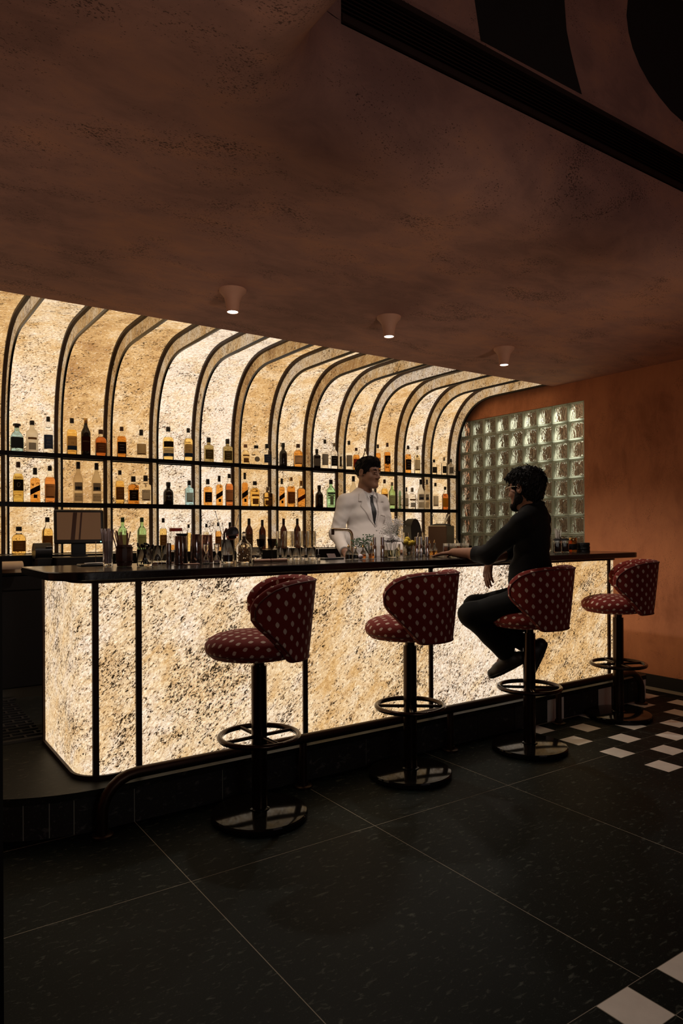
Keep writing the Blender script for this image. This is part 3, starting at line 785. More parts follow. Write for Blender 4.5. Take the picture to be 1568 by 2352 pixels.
for nm, c in dict(cream=(.48, .37, .22), white=(.60, .55, .46), brownl=(.16, .085, .04), black=(.014, .012, .011), navy=(.03, .04, .075), dark=(.03, .03, .035), darkred=(.07, .018, .012), olivel=(.10, .075, .03), greyl=(.22, .20, .18), redl=(.25, .03, .02), yellow=(.62, .42, .05), silver=(.32, .30, .28), blueband=(.03, .06, .14)).items():
    k = NT('label_' + nm); d_ = k.n('BsdfDiffuse'); d_.inputs[0].default_value = (*c, 1); t_ = k.n('BsdfTranslucent'); t_.inputs[0].default_value = (*[min(1, x * 1.25) for x in c], 1); m_ = k.n('MixShader'); m_.inputs[0].default_value = .5; k.set(m_.inputs[1], d_); k.set(m_.inputs[2], t_); M['l_' + nm] = k.done(m_)
CAPM = dict(black='black_plastic', knob='black_plastic', brown='wood', gold='gold', silver='steel', cork='stick', green='capgreen', darkred='l_darkred')
M['capgreen'] = plain('green_cap', (.02, .07, .03), .3)
PROF = dict(
    std=([(.92, 0), (1, .015), (1, .58), (.97, .63), (.80, .68), (.55, .72), (.40, .755), (.36, .80), (.34, .90)], .865, .40),
    tall=([(.92, 0), (1, .015), (1, .58), (.94, .64), (.72, .70), (.48, .76), (.37, .81), (.34, .92)], .86, .40),
    shoulder=([(.92, 0), (1, .015), (1, .56), (.98, .61), (.85, .67), (.58, .72), (.42, .745), (.36, .80), (.35, .90)], .84, .42),
    squat=([(.80, 0), (.95, .03), (1, .18), (1, .42), (.90, .55), (.65, .66), (.38, .72), (.33, .90)], .84, .42),
    square=([(.94, 0), (1, .012), (1, .62), (.95, .665), (.70, .70), (.44, .725), (.38, .75), (.36, .88)], .80, .42),
    bell=([(.95, 0), (1, .02), (1, .33), (.90, .46), (.66, .60), (.44, .70), (.35, .78), (.33, .90)], .80, .38),
    vodka=([(.92, 0), (1, .015), (1, .55), (.97, .60), (.76, .67), (.50, .73), (.41, .78), (.38, .92)], .83, .42),
    dark=([(.90, 0), (1, .03), (1, .46), (.97, .55), (.82, .63), (.50, .69), (.39, .73), (.37, .90)], .83, .45),
    wine=([(.90, 0), (1, .02), (1, .58), (.95, .64), (.75, .70), (.46, .76), (.36, .80), (.34, .96)], .80, .39))
def super_r(a, n): return 1 / (abs(math.cos(a)) ** n + abs(math.sin(a)) ** n) ** (1 / n)
_textcache = {}
def textmesh(s_, font_size=1.):
    if s_ not in _textcache:
        cu = bpy.data.curves.new('lettering', 'FONT'); cu.body = s_; cu.size = 1; cu.align_x = 'CENTER'; cu.resolution_u = 2
        o = bpy.data.objects.new('tmp', cu); COL.objects.link(o); dg = bpy.context.evaluated_depsgraph_get(); dg.update()
        me = o.evaluated_get(dg).to_mesh(); vs = [tuple(v.co) for v in me.vertices]; fs = [tuple(p.vertices) for p in me.polygons]
        o.evaluated_get(dg).to_mesh_clear(); bpy.data.objects.remove(o); bpy.data.curves.remove(cu)
        _textcache[s_] = (vs, fs)
    return _textcache[s_]
def lettering(parent, s_, rad, z, width, mat, slant=0., maxh=.02):
    """text bent round a bottle: rad(angle) gives the radius at that angle from the front"""
    vs, fs = textmesh(s_); w_ = max(v[0] for v in vs) - min(v[0] for v in vs); sc = min(width / w_, maxh)
    out_ = []
    for x, y, _ in vs:
        r0 = rad(0); a = x * sc / r0; r_ = rad(a) + .0012
        out_.append((r_ * math.sin(a), -r_ * math.cos(a), z + y * sc + slant * x * sc))
    return MB().add(out_, fs).build('lettering', mat, parent, 0)
def bottle(x, y, z, W, h, style, liq, cap, lab, text, label, group, rz=0.):
    t = thing('bottle', label, 'bottle', (x, y, z), rz, group)
    Rr = W / 2; pr, zc, rcap = PROF[style]; n = 5. if style == 'square' else 2.
    gm, fill = LIQ.get(liq, ('g_' + liq, .70)); mats = [gm, 'g_clear']
    if gm in ('g_dark', 'g_frost', 'g_wine', 'g_olive', 'g_green', 'g_dgreen', 'g_blue', 'g_smoke'): fill = 2
    prof_ = [(0, 0)] + [(r_ * Rr, q * h) for r_, q in pr] + [(0, pr[-1][1] * h)]
    q = MB().lathe(prof_, seg=22, mif=lambda zz: 0 if zz < fill * h else 1)
    if n > 2:
        v2 = []
        for (a, b, c) in q.v:
            an = math.atan2(b, a); k_ = super_r(an, n) if c < .7 * h else 1.; v2.append((a * k_ * .96, b * k_ * .96, c))
        q.v = v2
    q.build('body', mats, t, 50)
    rc_ = Rr * rcap
    cq = MB()
    if cap == 'knob': cq.lathe([(0, 0), (.34 * Rr, 0), (.36 * Rr, .05 * h), (.55 * Rr, .065 * h), (.60 * Rr, .10 * h), (.52 * Rr, .145 * h), (0, .155 * h)], (0, 0, zc * h), 16)
    else: cq.lathe([(0, 0), (rc_, 0), (rc_ * 1.03, .01 * h), (rc_, (1 - zc) * h * .92), (rc_ * .9, (1 - zc) * h), (0, (1 - zc) * h)], (0, 0, zc * h), 16)
    cq.build('cap', CAPM[cap], t, 40)
    def rad(a): return Rr * (super_r(a, n) * .96 if n > 2 else 1.)
    def patch(z0, z1, half, mat, name='label', a_off=0., slant=0., d=.0007, par=None):
        q = MB(); m_ = 9; vs = []
        for i in range(m_):
            a = R(a_off - half + 2 * half * i / (m_ - 1)); r_ = rad(a) + d; dz = slant * (i / (m_ - 1) - .5)
            vs += [(r_ * math.sin(a), -r_ * math.cos(a), z0 * h + dz), (r_ * math.sin(a), -r_ * math.cos(a), z1 * h + dz)]
        return q.add(vs, [(2 * i, 2 * i + 2, 2 * i + 3, 2 * i + 1) for i in range(m_ - 1)]).build(name, mat, par or t, 180)
    L = None; hf = 42 if n > 2 else 62; ink = 'ink'
    if lab == 'singleton':
        L = patch(.10, .36, 66, 'l_white'); patch(.385, .56, 60, 'l_black'); patch(.11, .20, 66, 'l_blueband', 'label_band', 0, 0, .0012, L)
        lettering(L, 'SINGLETON', rad, .255 * h, Rr * 1.55, ink); lettering(L, '12', rad, .125 * h, Rr * .5, 'l_white')
    elif lab == 'slant': L = patch(.28, .44, 62, 'l_black', 'label', 0, .045); patch(.12, .22, 20, 'l_black')
    elif lab == 'slantred': L = patch(.26, .42, 62, 'l_darkred', 'label', 0, .05)
    elif lab == 'goose': L = patch(.05, .24, 55, 'l_white'); patch(.30, .50, 50, 'l_greyl'); patch(.33, .40, 40, 'l_navy')
    elif lab == 'print': L = patch(.08, .30, 36, 'l_brownl' if liq in ('gold', 'pale') else 'l_silver'); patch(.40, .47, 46, 'l_brownl')
    elif lab == 'blackswirl':
        L = patch(.28, .56, hf, 'l_black')
        pts = [(.35 * math.cos(u_) * (1 - u_ / 14), .42 + .07 * math.sin(u_) * (1 - u_ / 14)) for u_ in [i * .45 for i in range(15)]]
        MB().tube([((rad(p) + .001) * math.sin(p), -(rad(p) + .001) * math.cos(p), q_ * h) for p, q_ in pts], .0011, 5).build('lettering', 'l_white', L, 180)
    elif lab == 'hap':
        if text: lettering(t, text, rad, .36 * h, Rr * 1.35, 'l_white')
    elif lab == 'round':
        q = MB(); vs = [(0, -rad(0) - .001, .28 * h)] + [(.5 * Rr * math.cos(a), -math.sqrt(max(0, rad(0) ** 2 - (.5 * Rr * math.cos(a)) ** 2)) - .001, .28 * h + .5 * Rr * math.sin(a)) for a in [i * PI / 8 for i in range(16)]]
        L = q.add(vs, [(0, i + 1, (i + 1) % 16 + 1) for i in range(16)]).build('label', 'l_greyl', t, 0)
    elif lab == 'greyband': L = patch(.48, .54, 60, 'l_dark'); patch(.10, .40, 24, 'l_greyl')
    elif lab: L = patch(.12, .50, hf, 'l_' + lab)
    if lab in ('cream', 'white') and L:
        if liq in ('gold', 'amber') and lab == 'cream': patch(.13, .24, hf, 'l_blueband', 'label_band', 0, 0, .0012, L)
        else: patch(.14, .17, hf * .7, 'l_brownl', 'label_band', 0, 0, .0012, L)
    if text and L and lab not in ('singleton', 'hap'):
        a = text.split('|'); dk = lab in ('black', 'blackswirl', 'darkred', 'olivel')
        zt_ = .15 if lab == 'goose' else .41 if lab in ('cream', 'white') else .36
        if lab != 'blackswirl':
            lettering(L, a[0], rad, zt_ * h, Rr * (1.0 if n > 2 else 1.5), 'l_cream' if dk else ink)
            if len(a) > 1: lettering(L, a[1], rad, .29 * h, Rr * .4, ink)
    if lab in ('black', 'brownl', 'navy', 'redl', 'olivel') and L:
        for zz, wd in ((.40, .9), (.30, .6), (.22, .8)): patch(zz, zz + .014, hf * wd * .6, 'l_silver' if lab != 'brownl' else 'l_cream', 'label_line', 0, 0, .0012, L)
    return t
BOTTLES = [
    (1, 0.943, 0.094, 0.21, 'squat', 'blue', 'knob', 'dark', None, 'squat blue glass bottle, first in the first bay from left, top shelf'),
    (1, 1.047, 0.082, 0.238, 'std', 'frost', 'black', 'print', None, 'frosted cream bottle, second in the first bay from left, top shelf'),
    (1, 1.16, 0.069, 0.278, 'std', 'clear', 'black', 'navy', None, 'clear glass, navy-labelled bottle, third in the first bay from left, top shelf'),
    (1, 1.331, 0.075, 0.281, 'std', 'gold', 'black', 'cream', 'GLENLIVET|12', 'gold whisky, cream-labelled bottle, first in the second bay from left, top shelf'),
    (1, 1.434, 0.071, 0.29, 'tall', 'dark', 'gold', 'darkred', 'AMARULA', 'dark brown liqueur, gold-capped bottle, second in the second bay from left, top shelf'),
    (1, 1.548, 0.084, 0.21, 'shoulder', 'red', 'brown', 'brownl', None, 'red-brown broad-shouldered bottle, third in the second bay from left, top shelf'),
    (1, 1.711, 0.073, 0.246, 'std', 'amber', 'brown', 'black', None, 'amber whisky, black-labelled bottle, first in the third bay from left, top shelf'),
    (1, 1.869, 0.081, 0.235, 'bell', 'clearred', 'black', 'cream', None, 'half-empty clear bell-shaped bottle, second in the third bay from left, top shelf'),
    (1, 2.096, 0.089, 0.274, 'std', 'gold', 'black', 'singleton', 'SINGLETON|12', 'large gold whisky, black-and-white-labelled bottle, first in the fourth bay from left, top shelf'),
    (1, 2.271, 0.072, 0.279, 'std', 'gold', 'black', 'cream', 'GLENMORANGIE|12', 'pale gold whisky, cream-labelled bottle, second in the fourth bay from left, top shelf'),
    (1, 2.455, 0.084, 0.213, 'square', 'olive', 'black', 'olivel', 'HAPUSA', 'olive square-shouldered bottle, first in the fifth bay from left, top shelf'),
    (1, 2.631, 0.084, 0.213, 'square', 'olive', 'black', 'olivel', 'HAPUSA', 'olive square-shouldered bottle, second in the fifth bay from left, top shelf'),
    (1, 2.805, 0.077, 0.178, 'squat', 'pale', 'cork', 'print', None, 'pale squat bottle, first in the sixth bay from left, top shelf'),
    (1, 2.91, 0.096, 0.175, 'squat', 'clear', 'black', 'round', None, 'clear round bottle, second in the sixth bay from left, top shelf'),
    (1, 3.02, 0.084, 0.195, 'square', 'clear', 'black', 'navy', None, 'clear square, dark-labelled bottle, third in the sixth bay from left, top shelf'),
    (1, 3.187, 0.073, 0.216, 'dark', 'dark', 'black', None, None, 'black round-shouldered bottle, first in the seventh bay from left, top shelf'),
    (1, 3.346, 0.085, 0.217, 'shoulder', 'amber', 'brown', 'white', 'RAMPUR', 'amber whisky, white-labelled bottle, second in the seventh bay from left, top shelf'),
    (1, 3.552, 0.069, 0.183, 'square', 'dark', 'black', 'silver', None, 'small dark square, silver-marked bottle, first in the eighth bay from left, top shelf'),
    (1, 3.643, 0.066, 0.28, 'tall', 'clear', 'black', 'greyl', None, 'clear tall, grey-labelled bottle, second in the eighth bay from left, top shelf'),
    (1, 3.748, 0.066, 0.255, 'std', 'clear', 'silver', 'black', None, 'clear, black-labelled bottle, third in the eighth bay from left, top shelf'),
    (1, 3.842, 0.056, 0.256, 'std', 'clear', 'black', 'black', None, 'slim clear, black-labelled bottle, first in the ninth bay from left, top shelf'),
    (1, 3.924, 0.065, 0.287, 'tall', 'clear', 'black', 'greyl', None, 'tall clear, grey-banded bottle, second in the ninth bay from left, top shelf'),
    (1, 4.011, 0.068, 0.224, 'std', 'amber', 'brown', 'redl', None, 'amber, red-labelled bottle, third in the ninth bay from left, top shelf'),
    (1, 4.119, 0.055, 0.225, 'tall', 'clear', 'silver', None, None, 'clear silver-capped bottle, fourth in the ninth bay from left, top shelf'),
    (1, 4.278, 0.058, 0.274, 'std', 'amber', 'black', 'cream', None, 'amber, cream-labelled bottle, first in the tenth bay from left, top shelf'),
    (1, 4.399, 0.065, 0.299, 'std', 'amber', 'brown', 'blackswirl', None, 'tall amber, black-labelled bottle, second in the tenth bay from left, top shelf'),
    (1, 4.672, 0.066, 0.289, 'std', 'amber', 'black', 'black', None, 'amber, tall black-labelled bottle, first in the eleventh bay from left, top shelf'),
    (1, 4.797, 0.064, 0.291, 'std', 'pale', 'silver', 'white', None, 'pale, white-labelled bottle, second in the eleventh bay from left, top shelf'),
    (1, 5.03, 0.062, 0.164, 'square', 'clear', 'black', 'black', None, 'small clear square bottle, first in the twelfth bay from left, top shelf'),
    (1, 5.174, 0.057, 0.196, 'square', 'clear', 'silver', 'black', None, 'clear square, black-labelled bottle, second in the twelfth bay from left, top shelf'),
    (1, 5.274, 0.058, 0.183, 'square', 'smoke', 'black', 'greyl', None, 'smoky square bottle, third in the twelfth bay from left, top shelf'),
    (2, 0.951, 0.074, 0.296, 'tall', 'oldgold', 'brown', 'blackswirl', 'Paul John', 'tall olive-gold whisky, black-labelled bottle, first in the first bay from left, middle shelf'),
    (2, 1.066, 0.07, 0.258, 'square', 'amber', 'black', 'slant', None, 'square amber whisky, slanted dark label bottle, second in the first bay from left, middle shelf'),
    (2, 1.17, 0.074, 0.277, 'std', 'redamber', 'black', 'cream', "DEWAR'S", 'brown whisky, cream-labelled bottle, third in the first bay from left, middle shelf'),
    (2, 1.376, 0.071, 0.318, 'vodka', 'frost', 'black', 'goose', 'GREY GOOSE', 'frosted vodka, dark-capped bottle, first in the second bay from left, middle shelf'),
    (2, 1.514, 0.072, 0.316, 'vodka', 'frost', 'black', 'goose', 'GREY GOOSE', 'frosted vodka, dark-capped bottle, second in the second bay from left, middle shelf'),
    (2, 1.695, 0.068, 0.267, 'std', 'gold', 'black', 'brownl', None, 'gold whisky, brown-labelled bottle, first in the third bay from left, middle shelf'),
    (2, 1.803, 0.086, 0.224, 'square', 'amber', 'black', 'black', "JACK DANIEL'S", 'square amber whiskey, black-labelled bottle, second in the third bay from left, middle shelf'),
    (2, 1.903, 0.084, 0.234, 'square', 'clearamb', 'black', 'white', 'JIM BEAM', 'nearly empty square, white-labelled bottle, third in the third bay from left, middle shelf'),
    (2, 2.095, 0.083, 0.187, 'dark', 'dark', 'black', 'hap', 'HAPUSA', 'matte black round-shouldered bottle, first in the fourth bay from left, middle shelf'),
    (2, 2.277, 0.07, 0.208, 'square', 'blue', 'black', 'white', None, 'pale blue square gin bottle, second in the fourth bay from left, middle shelf'),
    (2, 2.445, 0.074, 0.226, 'square', 'amber', 'black', 'black', None, 'square amber, black-labelled bottle, first in the fifth bay from left, middle shelf'),
    (2, 2.551, 0.058, 0.259, 'square', 'amber', 'black', 'slant', None, 'orange whisky, slanted dark label bottle, second in the fifth bay from left, middle shelf'),
    (2, 2.645, 0.068, 0.279, 'std', 'red', 'black', 'cream', "DEWAR'S", 'dark red whisky, cream-labelled bottle, third in the fifth bay from left, middle shelf'),
    (2, 2.796, 0.054, 0.296, 'square', 'amber', 'black', 'slant', None, 'tall amber, slanted dark label bottle, first in the sixth bay from left, middle shelf'),
    (2, 2.895, 0.087, 0.224, 'shoulder', 'gold', 'black', 'print', None, 'pale gold broad bottle, second in the sixth bay from left, middle shelf'),
    (2, 3.026, 0.087, 0.178, 'square', 'gold', 'silver', 'print', None, 'short square gold bottle, third in the sixth bay from left, middle shelf'),
    (2, 3.104, 0.04, 0.181, 'square', 'redamber', 'black', None, None, 'slim brown square bottle, first in the seventh bay from left, middle shelf'),
    (2, 3.171, 0.051, 0.259, 'square', 'amber', 'black', 'slant', None, 'orange, slanted dark label bottle, second in the seventh bay from left, middle shelf'),
    (2, 3.269, 0.077, 0.275, 'std', 'amber', 'gold', 'brownl', None, 'orange-amber, gold-capped bottle, third in the seventh bay from left, middle shelf'),
    (2, 3.375, 0.072, 0.246, 'square', 'amber', 'gold', 'slantred', None, 'orange, slanted red label bottle, fourth in the seventh bay from left, middle shelf'),
    (2, 3.484, 0.05, 0.245, 'square', 'redamber', 'black', 'black', None, 'slim amber, black-labelled bottle, first in the eighth bay from left, middle shelf'),
    (2, 3.577, 0.076, 0.21, 'dark', 'dark', 'black', 'hap', None, 'black squat rum bottle, second in the eighth bay from left, middle shelf'),
    (2, 3.71, 0.085, 0.268, 'shoulder', 'green', 'black', 'greyband', None, 'pale green gin bottle, third in the eighth bay from left, middle shelf'),
    (2, 3.869, 0.049, 0.185, 'square', 'smoke', 'black', None, None, 'small smoky bottle, first in the ninth bay from left, middle shelf'),
    (2, 3.975, 0.074, 0.313, 'vodka', 'frost', 'black', 'goose', None, 'frosted vodka bottle, second in the ninth bay from left, middle shelf'),
    (2, 4.227, 0.058, 0.19, 'square', 'smoke', 'black', None, None, 'small smoky square bottle, first in the tenth bay from left, middle shelf'),
    (2, 4.361, 0.067, 0.295, 'std', 'gold', 'brown', 'brownl', None, 'gold whisky, brown-capped bottle, second in the tenth bay from left, middle shelf'),
    (2, 4.457, 0.066, 0.27, 'std', 'green', 'silver', 'white', 'LAPHROAIG', 'green glass whisky, white-labelled bottle, third in the tenth bay from left, middle shelf'),
    (2, 4.578, 0.053, 0.269, 'std', 'dgreen', 'black', 'white', None, 'dark green bottle, first in the eleventh bay from left, middle shelf'),
    (2, 4.648, 0.041, 0.225, 'square', 'smoke', 'black', 'white', None, 'small dark square, white-labelled bottle, second in the eleventh bay from left, middle shelf'),
    (2, 4.724, 0.075, 0.222, 'square', 'clear', 'silver', 'print', 'KETEL', 'clear square vodka bottle, third in the eleventh bay from left, middle shelf'),
    (2, 4.844, 0.07, 0.313, 'vodka', 'frost', 'black', 'goose', None, 'frosted vodka, grey-printed bottle, fourth in the eleventh bay from left, middle shelf'),
    (2, 4.934, 0.061, 0.316, 'vodka', 'frost', 'black', 'goose', None, 'frosted vodka, blue-printed bottle, first in the twelfth bay from left, middle shelf'),
    (2, 5.048, 0.065, 0.285, 'std', 'clear', 'black', 'white', None, 'clear, white-labelled bottle, second in the twelfth bay from left, middle shelf'),
    (2, 5.188, 0.066, 0.248, 'std', 'red', 'black', 'yellow', None, 'dark amber liqueur, yellow-labelled bottle, third in the twelfth bay from left, middle shelf'),
    (3, 0.934, 0.095, 0.202, 'shoulder', 'gold', 'black', 'brownl', None, 'broad half-full gold whisky bottle, first in the first bay from left, back ledge'),
    (3, 1.127, 0.076, 0.271, 'std', 'gold', 'black', 'brownl', None, 'gold whisky, brown-labelled bottle, second in the first bay from left, back ledge'),
    (3, 1.68, 0.07, 0.273, 'std', 'green', 'green', 'cream', None, 'tall green whiskey bottle, first in the third bay from left, back ledge'),
    (3, 1.832, 0.071, 0.274, 'std', 'green', 'green', 'cream', 'JAMESON', 'green whiskey, cream-labelled bottle, second in the third bay from left, back ledge'),
    (3, 2.007, 0.059, 0.27, 'std', 'gold', 'black', 'brownl', None, 'gold, brown-labelled bottle, first in the fourth bay from left, back ledge'),
    (3, 2.223, 0.046, 0.22, 'std', 'gold', 'black', None, None, 'small gold bottle, second in the fourth bay from left, back ledge'),
    (3, 2.38, 0.047, 0.225, 'std', 'pale', 'black', 'white', None, 'pale, black-capped bottle, first in the fifth bay from left, back ledge'),
    (3, 2.488, 0.053, 0.237, 'std', 'amber', 'black', 'brownl', None, 'amber, black-capped bottle, second in the fifth bay from left, back ledge'),
    (3, 2.594, 0.053, 0.239, 'std', 'dark', 'black', None, None, 'dark bottle, third in the fifth bay from left, back ledge'),
    (3, 2.777, 0.066, 0.272, 'wine', 'wine', 'black', 'brownl', None, 'red wine, brown-labelled bottle, first in the sixth bay from left, back ledge'),
    (3, 2.907, 0.061, 0.261, 'wine', 'wine', 'black', 'greyl', None, 'red wine, pale band-labelled bottle, second in the sixth bay from left, back ledge'),
    (3, 3.122, 0.06, 0.274, 'wine', 'wine', 'darkred', None, None, 'red wine, red-capped bottle, first in the seventh bay from left, back ledge'),
    (3, 3.265, 0.063, 0.275, 'wine', 'wine', 'black', None, None, 'red wine, black-capped bottle, second in the seventh bay from left, back ledge'),
]
GRP = {1: 'bottles on the top shelf', 2: 'bottles on the middle shelf', 3: 'bottles on the back ledge'}
for s_, x, W, h, style, liq, cap, lab, text, label in BOTTLES:
    y = 5.586 if s_ < 3 else 5.47
    bottle(x, y, SZ[s_] + .0005, W, h, style, liq, cap, lab, text, label, GRP[s_], R(-.55 * math.degrees(math.atan2(x, y))))
# glass jar with a red lid on the ledge
def empty_at(name, label, cat, x, y, z=1.1255, rz=0., group=None): return thing(name, label, cat, (x, y, z), rz, group)
t = empty_at('storage_jar', 'round glass jar with a red lid on the back ledge', 'jar', 2.105, 5.45, 1.1355)
MB().lathe([(0, .003), (.058, .003), (.064, .012), (.064, .13), (.055, .155), (.050, .165), (.0485, .165), (.053, .152), (.0615, .13), (.0615, .014), (0, .010)], seg=28).build('jar_body', 'clear', t, 50)
M['redlid'] = plain('red_lid', (.30, .015, .015), .35)
MB().lathe([(0, .163), (.053, .163), (.053, .186), (.05, .190), (0, .190)], seg=28).build('lid', 'redlid', t, 40)
MB().lathe([(0, .012), (.060, .012), (.060, .055), (0, .055)], seg=24).build('filling', 'g_amber', t, 40)

# ================================================================== THINGS ON THE COUNTER
ZT = 1.1252
def tumbler(name, label, x, y, r, h, ribs=0, mat='clear', group=None, z=ZT, base=.012, taper=1.):
    t = thing(name, label, 'glass', (x, y, z), 0, group)
    q = MB(); seg = 36 if ribs else 24
    q.lathe([(0, .001), (r * .94 * taper, .001), (r * taper, .006), (r, h - .001), (r - .0012, h), (r - .0024, h - .001), (r * taper - .003, base), (0, base)], seg=seg)
    if ribs:
        v2 = []
        for i, (a, b, c) in enumerate(q.v):
            an = math.atan2(b, a); rr_ = math.hypot(a, b); k_ = 1 + (.035 * math.cos(an * ribs) if rr_ > r * .9 else 0); v2.append((a * k_, b * k_, c))
        q.v = v2
    q.build('bowl', mat, t, 60); return t
M['ribglass'] = clearglass('ribbed_glass', (.965, .94, .87), .55)
M['cutglass'] = glass('cut_glass', (.93, .95, .98), .02, 1.45)
# bill spike
t = thing('bill_spike', 'black bill tray with a metal spike and papers at the left counter end', 'tray', (.977, 3.66, ZT))
MB().box((0, 0, .005), (.15, .09, .010), 0, 0, .003).build('tray', 'black_plastic', t, 30)
MB().cyl((.01, 0, .01), (.01, 0, .125), .0016, None, 8).build('spike', 'chrome', t, 40)
for i in range(3): MB().box((.0 + .004 * i, 0, .0115 + i * .0015), (.09, .06, .0008), R(8 * i - 6)).build('bill', 'whitepaper', t, 0)
# paper straws in a glass
t = tumbler('straw_glass', 'tall glass packed with pale paper straws at the left counter end', 1.020, 3.565, .024, .125)
random.seed(3)
M['straw'] = plain('paper_straw', (.62, .54, .54), .8)
for i in range(26):
    a = random.random() * 6.28; r_ = .016 * math.sqrt(random.random()); lx = -.012 + random.uniform(-.022, .028)
    MB().cyl((r_ * math.cos(a), r_ * math.sin(a), .014), (r_ * math.cos(a) * 1.25 + lx, r_ * math.sin(a) * 1.25, .180 + random.uniform(-.004, .01)), .0031, None, 7).build('straw', 'straw', t, 60)
# barrel cup with wooden stirrers
t = thing('barrel_cup', 'dark wooden barrel cup holding flat wooden sticks', 'cup', (1.087, 3.513, ZT))
q = MB().lathe([(0, .001), (.036, .001), (.041, .03), (.0425, .055), (.041, .085), (.037, .107), (.033, .107), (.036, .08), (.036, .01), (0, .008)], seg=12); q.build('cup_body', 'wood', t, 25)
for z in (.02, .09): MB().lathe([(.0405, z), (.0425, z), (.0425, z + .006), (.0405, z + .006)], seg=24).build('hoop', 'bronze', t, 40)
for i in range(13):
    a = random.random() * 6.28; lx = random.uniform(-.045, .04) - .006; ly = random.uniform(-.02, .02)
    MB().tube([(.018 * math.cos(a), .018 * math.sin(a), .012), (.018 * math.cos(a) + lx, .018 * math.sin(a) + ly, .165 + random.uniform(0, .02))], .0032, 4).build('stick', 'stick', t, 0)
# glass of black stirrers
t = tumbler('stirrer_glass', 'thick glass of black metal stirrers beside the barrel cup', 1.165, 3.435, .038, .085, 12)
for i in range(16):
    a = random.random() * 6.28; b_ = random.random() * .02
    p1 = (.032 * math.cos(a) + b_ - .01, .032 * math.sin(a), .106 + random.uniform(-.008, .008)); p0_ = (-.02 * math.cos(a), -.02 * math.sin(a), .014)
    MB().tube([p0_, p1], .0018, 6).sphere(p1, .0055, 8, 5).build('stirrer', 'blacksteel', t, 60)
# row of highball glasses, tray behind
for i, x in enumerate((1.268, 1.312, 1.357)):
    tumbler('highball_glass', ('left', 'middle', 'right')[i] + ' clear highball glass in the row behind the steel tray edge', x, 3.66, .021, .098, 0, 'clear', 'highball row')
t = thing('steel_tray', 'low polished steel tray edge on the counter beside the stirrer glass', 'tray', (1.30, 3.585, ZT))
MB().box((0, 0, .003), (.13, .045, .004)).build('tray_base', 'chrome', t, 0); MB().box((0, -.021, .008), (.13, .003, .007)).build('tray_rim', 'chrome', t, 0)
# shaker tins
def tin(label, x, y, r0, r1, h, mat, lid=False):
    t = thing('shaker_tin', label, 'shaker', (x, y, ZT), 0, 'shaker tins')
    MB().lathe([(0, .0008), (r0 * .96, .0008), (r0, .004), (r1, h - .003), (r1 * .97, h), (0, h - .001)], seg=32).build('tin_body', mat, t, 40)
    if lid: MB().lathe([(0, h), (r1 * .95, h), (r1 * 1.30, h + .010), (r1 * 1.30, h + .014), (0, h + .014)], seg=32).build('flared_lid', 'black_plastic', t, 40)
    else: MB().lathe([(r0 + .0006, .006), (r0 + .0012, .008), (r0 + .0006, .010)], seg=32).build('rim_bead', mat, t, 60)
tin('slim smoked steel shaker tin leftmost of the tins', 1.325, 3.53, .014, .012, .112, 'smoked')
tin('smoked steel shaker tin with a copper shine in front', 1.345, 3.445, .024, .019, .150, 'smoked')
tin('dark shaker tin topped by a flared black lid', 1.425, 3.60, .032, .025, .148, 'smoked', True)
tin('tall dark mirror shaker tin standing upside down in the middle of the tins', 1.478, 3.535, .034, .027, .158, 'smoked')
tin('rose copper shaker tin between the two hourglasses', 1.570, 3.60, .033, .029, .154, 'copper')
t = thing('serving_board', 'thin wooden board lying in front of the shaker tins', 'board', (1.418, 3.45, ZT)); MB().box((0, 0, .003), (.085, .03, .006), 0, 0, .002).build('board', 'stick', t, 20)
for x, y, lab in ((1.508, 3.47, 'left glass hourglass in front of the copper tin'), (1.560, 3.45, 'right glass hourglass beside the strainer jar')):
    t = thing('hourglass', lab, 'hourglass', (x, y, ZT), 0, 'hourglasses')
    MB().lathe([(0, .004), (.0155, .004), (.0155, .03), (.003, .053), (.003, .055), (.0155, .078), (.0155, .103), (0, .103)], seg=20).build('glass_bulbs', 'clear', t, 60)
    MB().lathe([(0, .0065), (.0135, .0065), (.0135, .018), (0, .022)], seg=16).build('sand', 'straw', t, 40)
    for z in (0, .103): MB().lathe([(0, z), (.0175, z), (.0175, z + .004), (0, z + .004)], seg=20).build('end_cap', 'black_plastic', t, 30)
# jar with strainer and bar spoons
t = tumbler('mixing_glass', 'tall mixing glass holding bar spoons and a hawthorne strainer', 1.622, 3.447, .035, .128)
MB().lathe([(0, .012), (.027, .012), (.027, .045), (0, .045)], seg=20).build('dark_base', 'black_plastic', t, 30)
for p0_, p1 in (((.012, 0, .012), (-.062, .02, .278)), ((-.012, 0, .012), (.062, -.01, .262)), ((0, .01, .012), (-.02, .02, .215))):
    MB().tube([p0_, p1], .0018, 7).sphere(p1, .004, 8, 6).build('bar_spoon', 'chrome', t, 60)
t = thing('cocktail_strainer', 'round perforated cocktail strainer leaning on the mixing glass rim', 'strainer', (1.622, 3.405, ZT + .128))
q = MB(); tl = lambda u, v_, n_=0: (u, -.012 + v_ * -.28 - n_ * .96, .035 + v_ * .96 - n_ * .28)
ring = lambda r_, n_: [tl(r_ * math.cos(2 * PI * i / 28), r_ * math.sin(2 * PI * i / 28), n_) for i in range(28)]
rs_ = [ring(.030, 0), ring(.036, 0), ring(.038, .003), ring(.036, .006), ring(.030, .004), ring(.0001, .004)]
vs = [p for r_ in rs_ for p in r_]; fs = [(k_ * 28 + i, k_ * 28 + (i + 1) % 28, (k_ + 1) * 28 + (i + 1) % 28, (k_ + 1) * 28 + i) for k_ in range(5) for i in range(28)]
q.add(vs, fs).build('strainer_plate', 'chrome', t, 40)
q = MB()
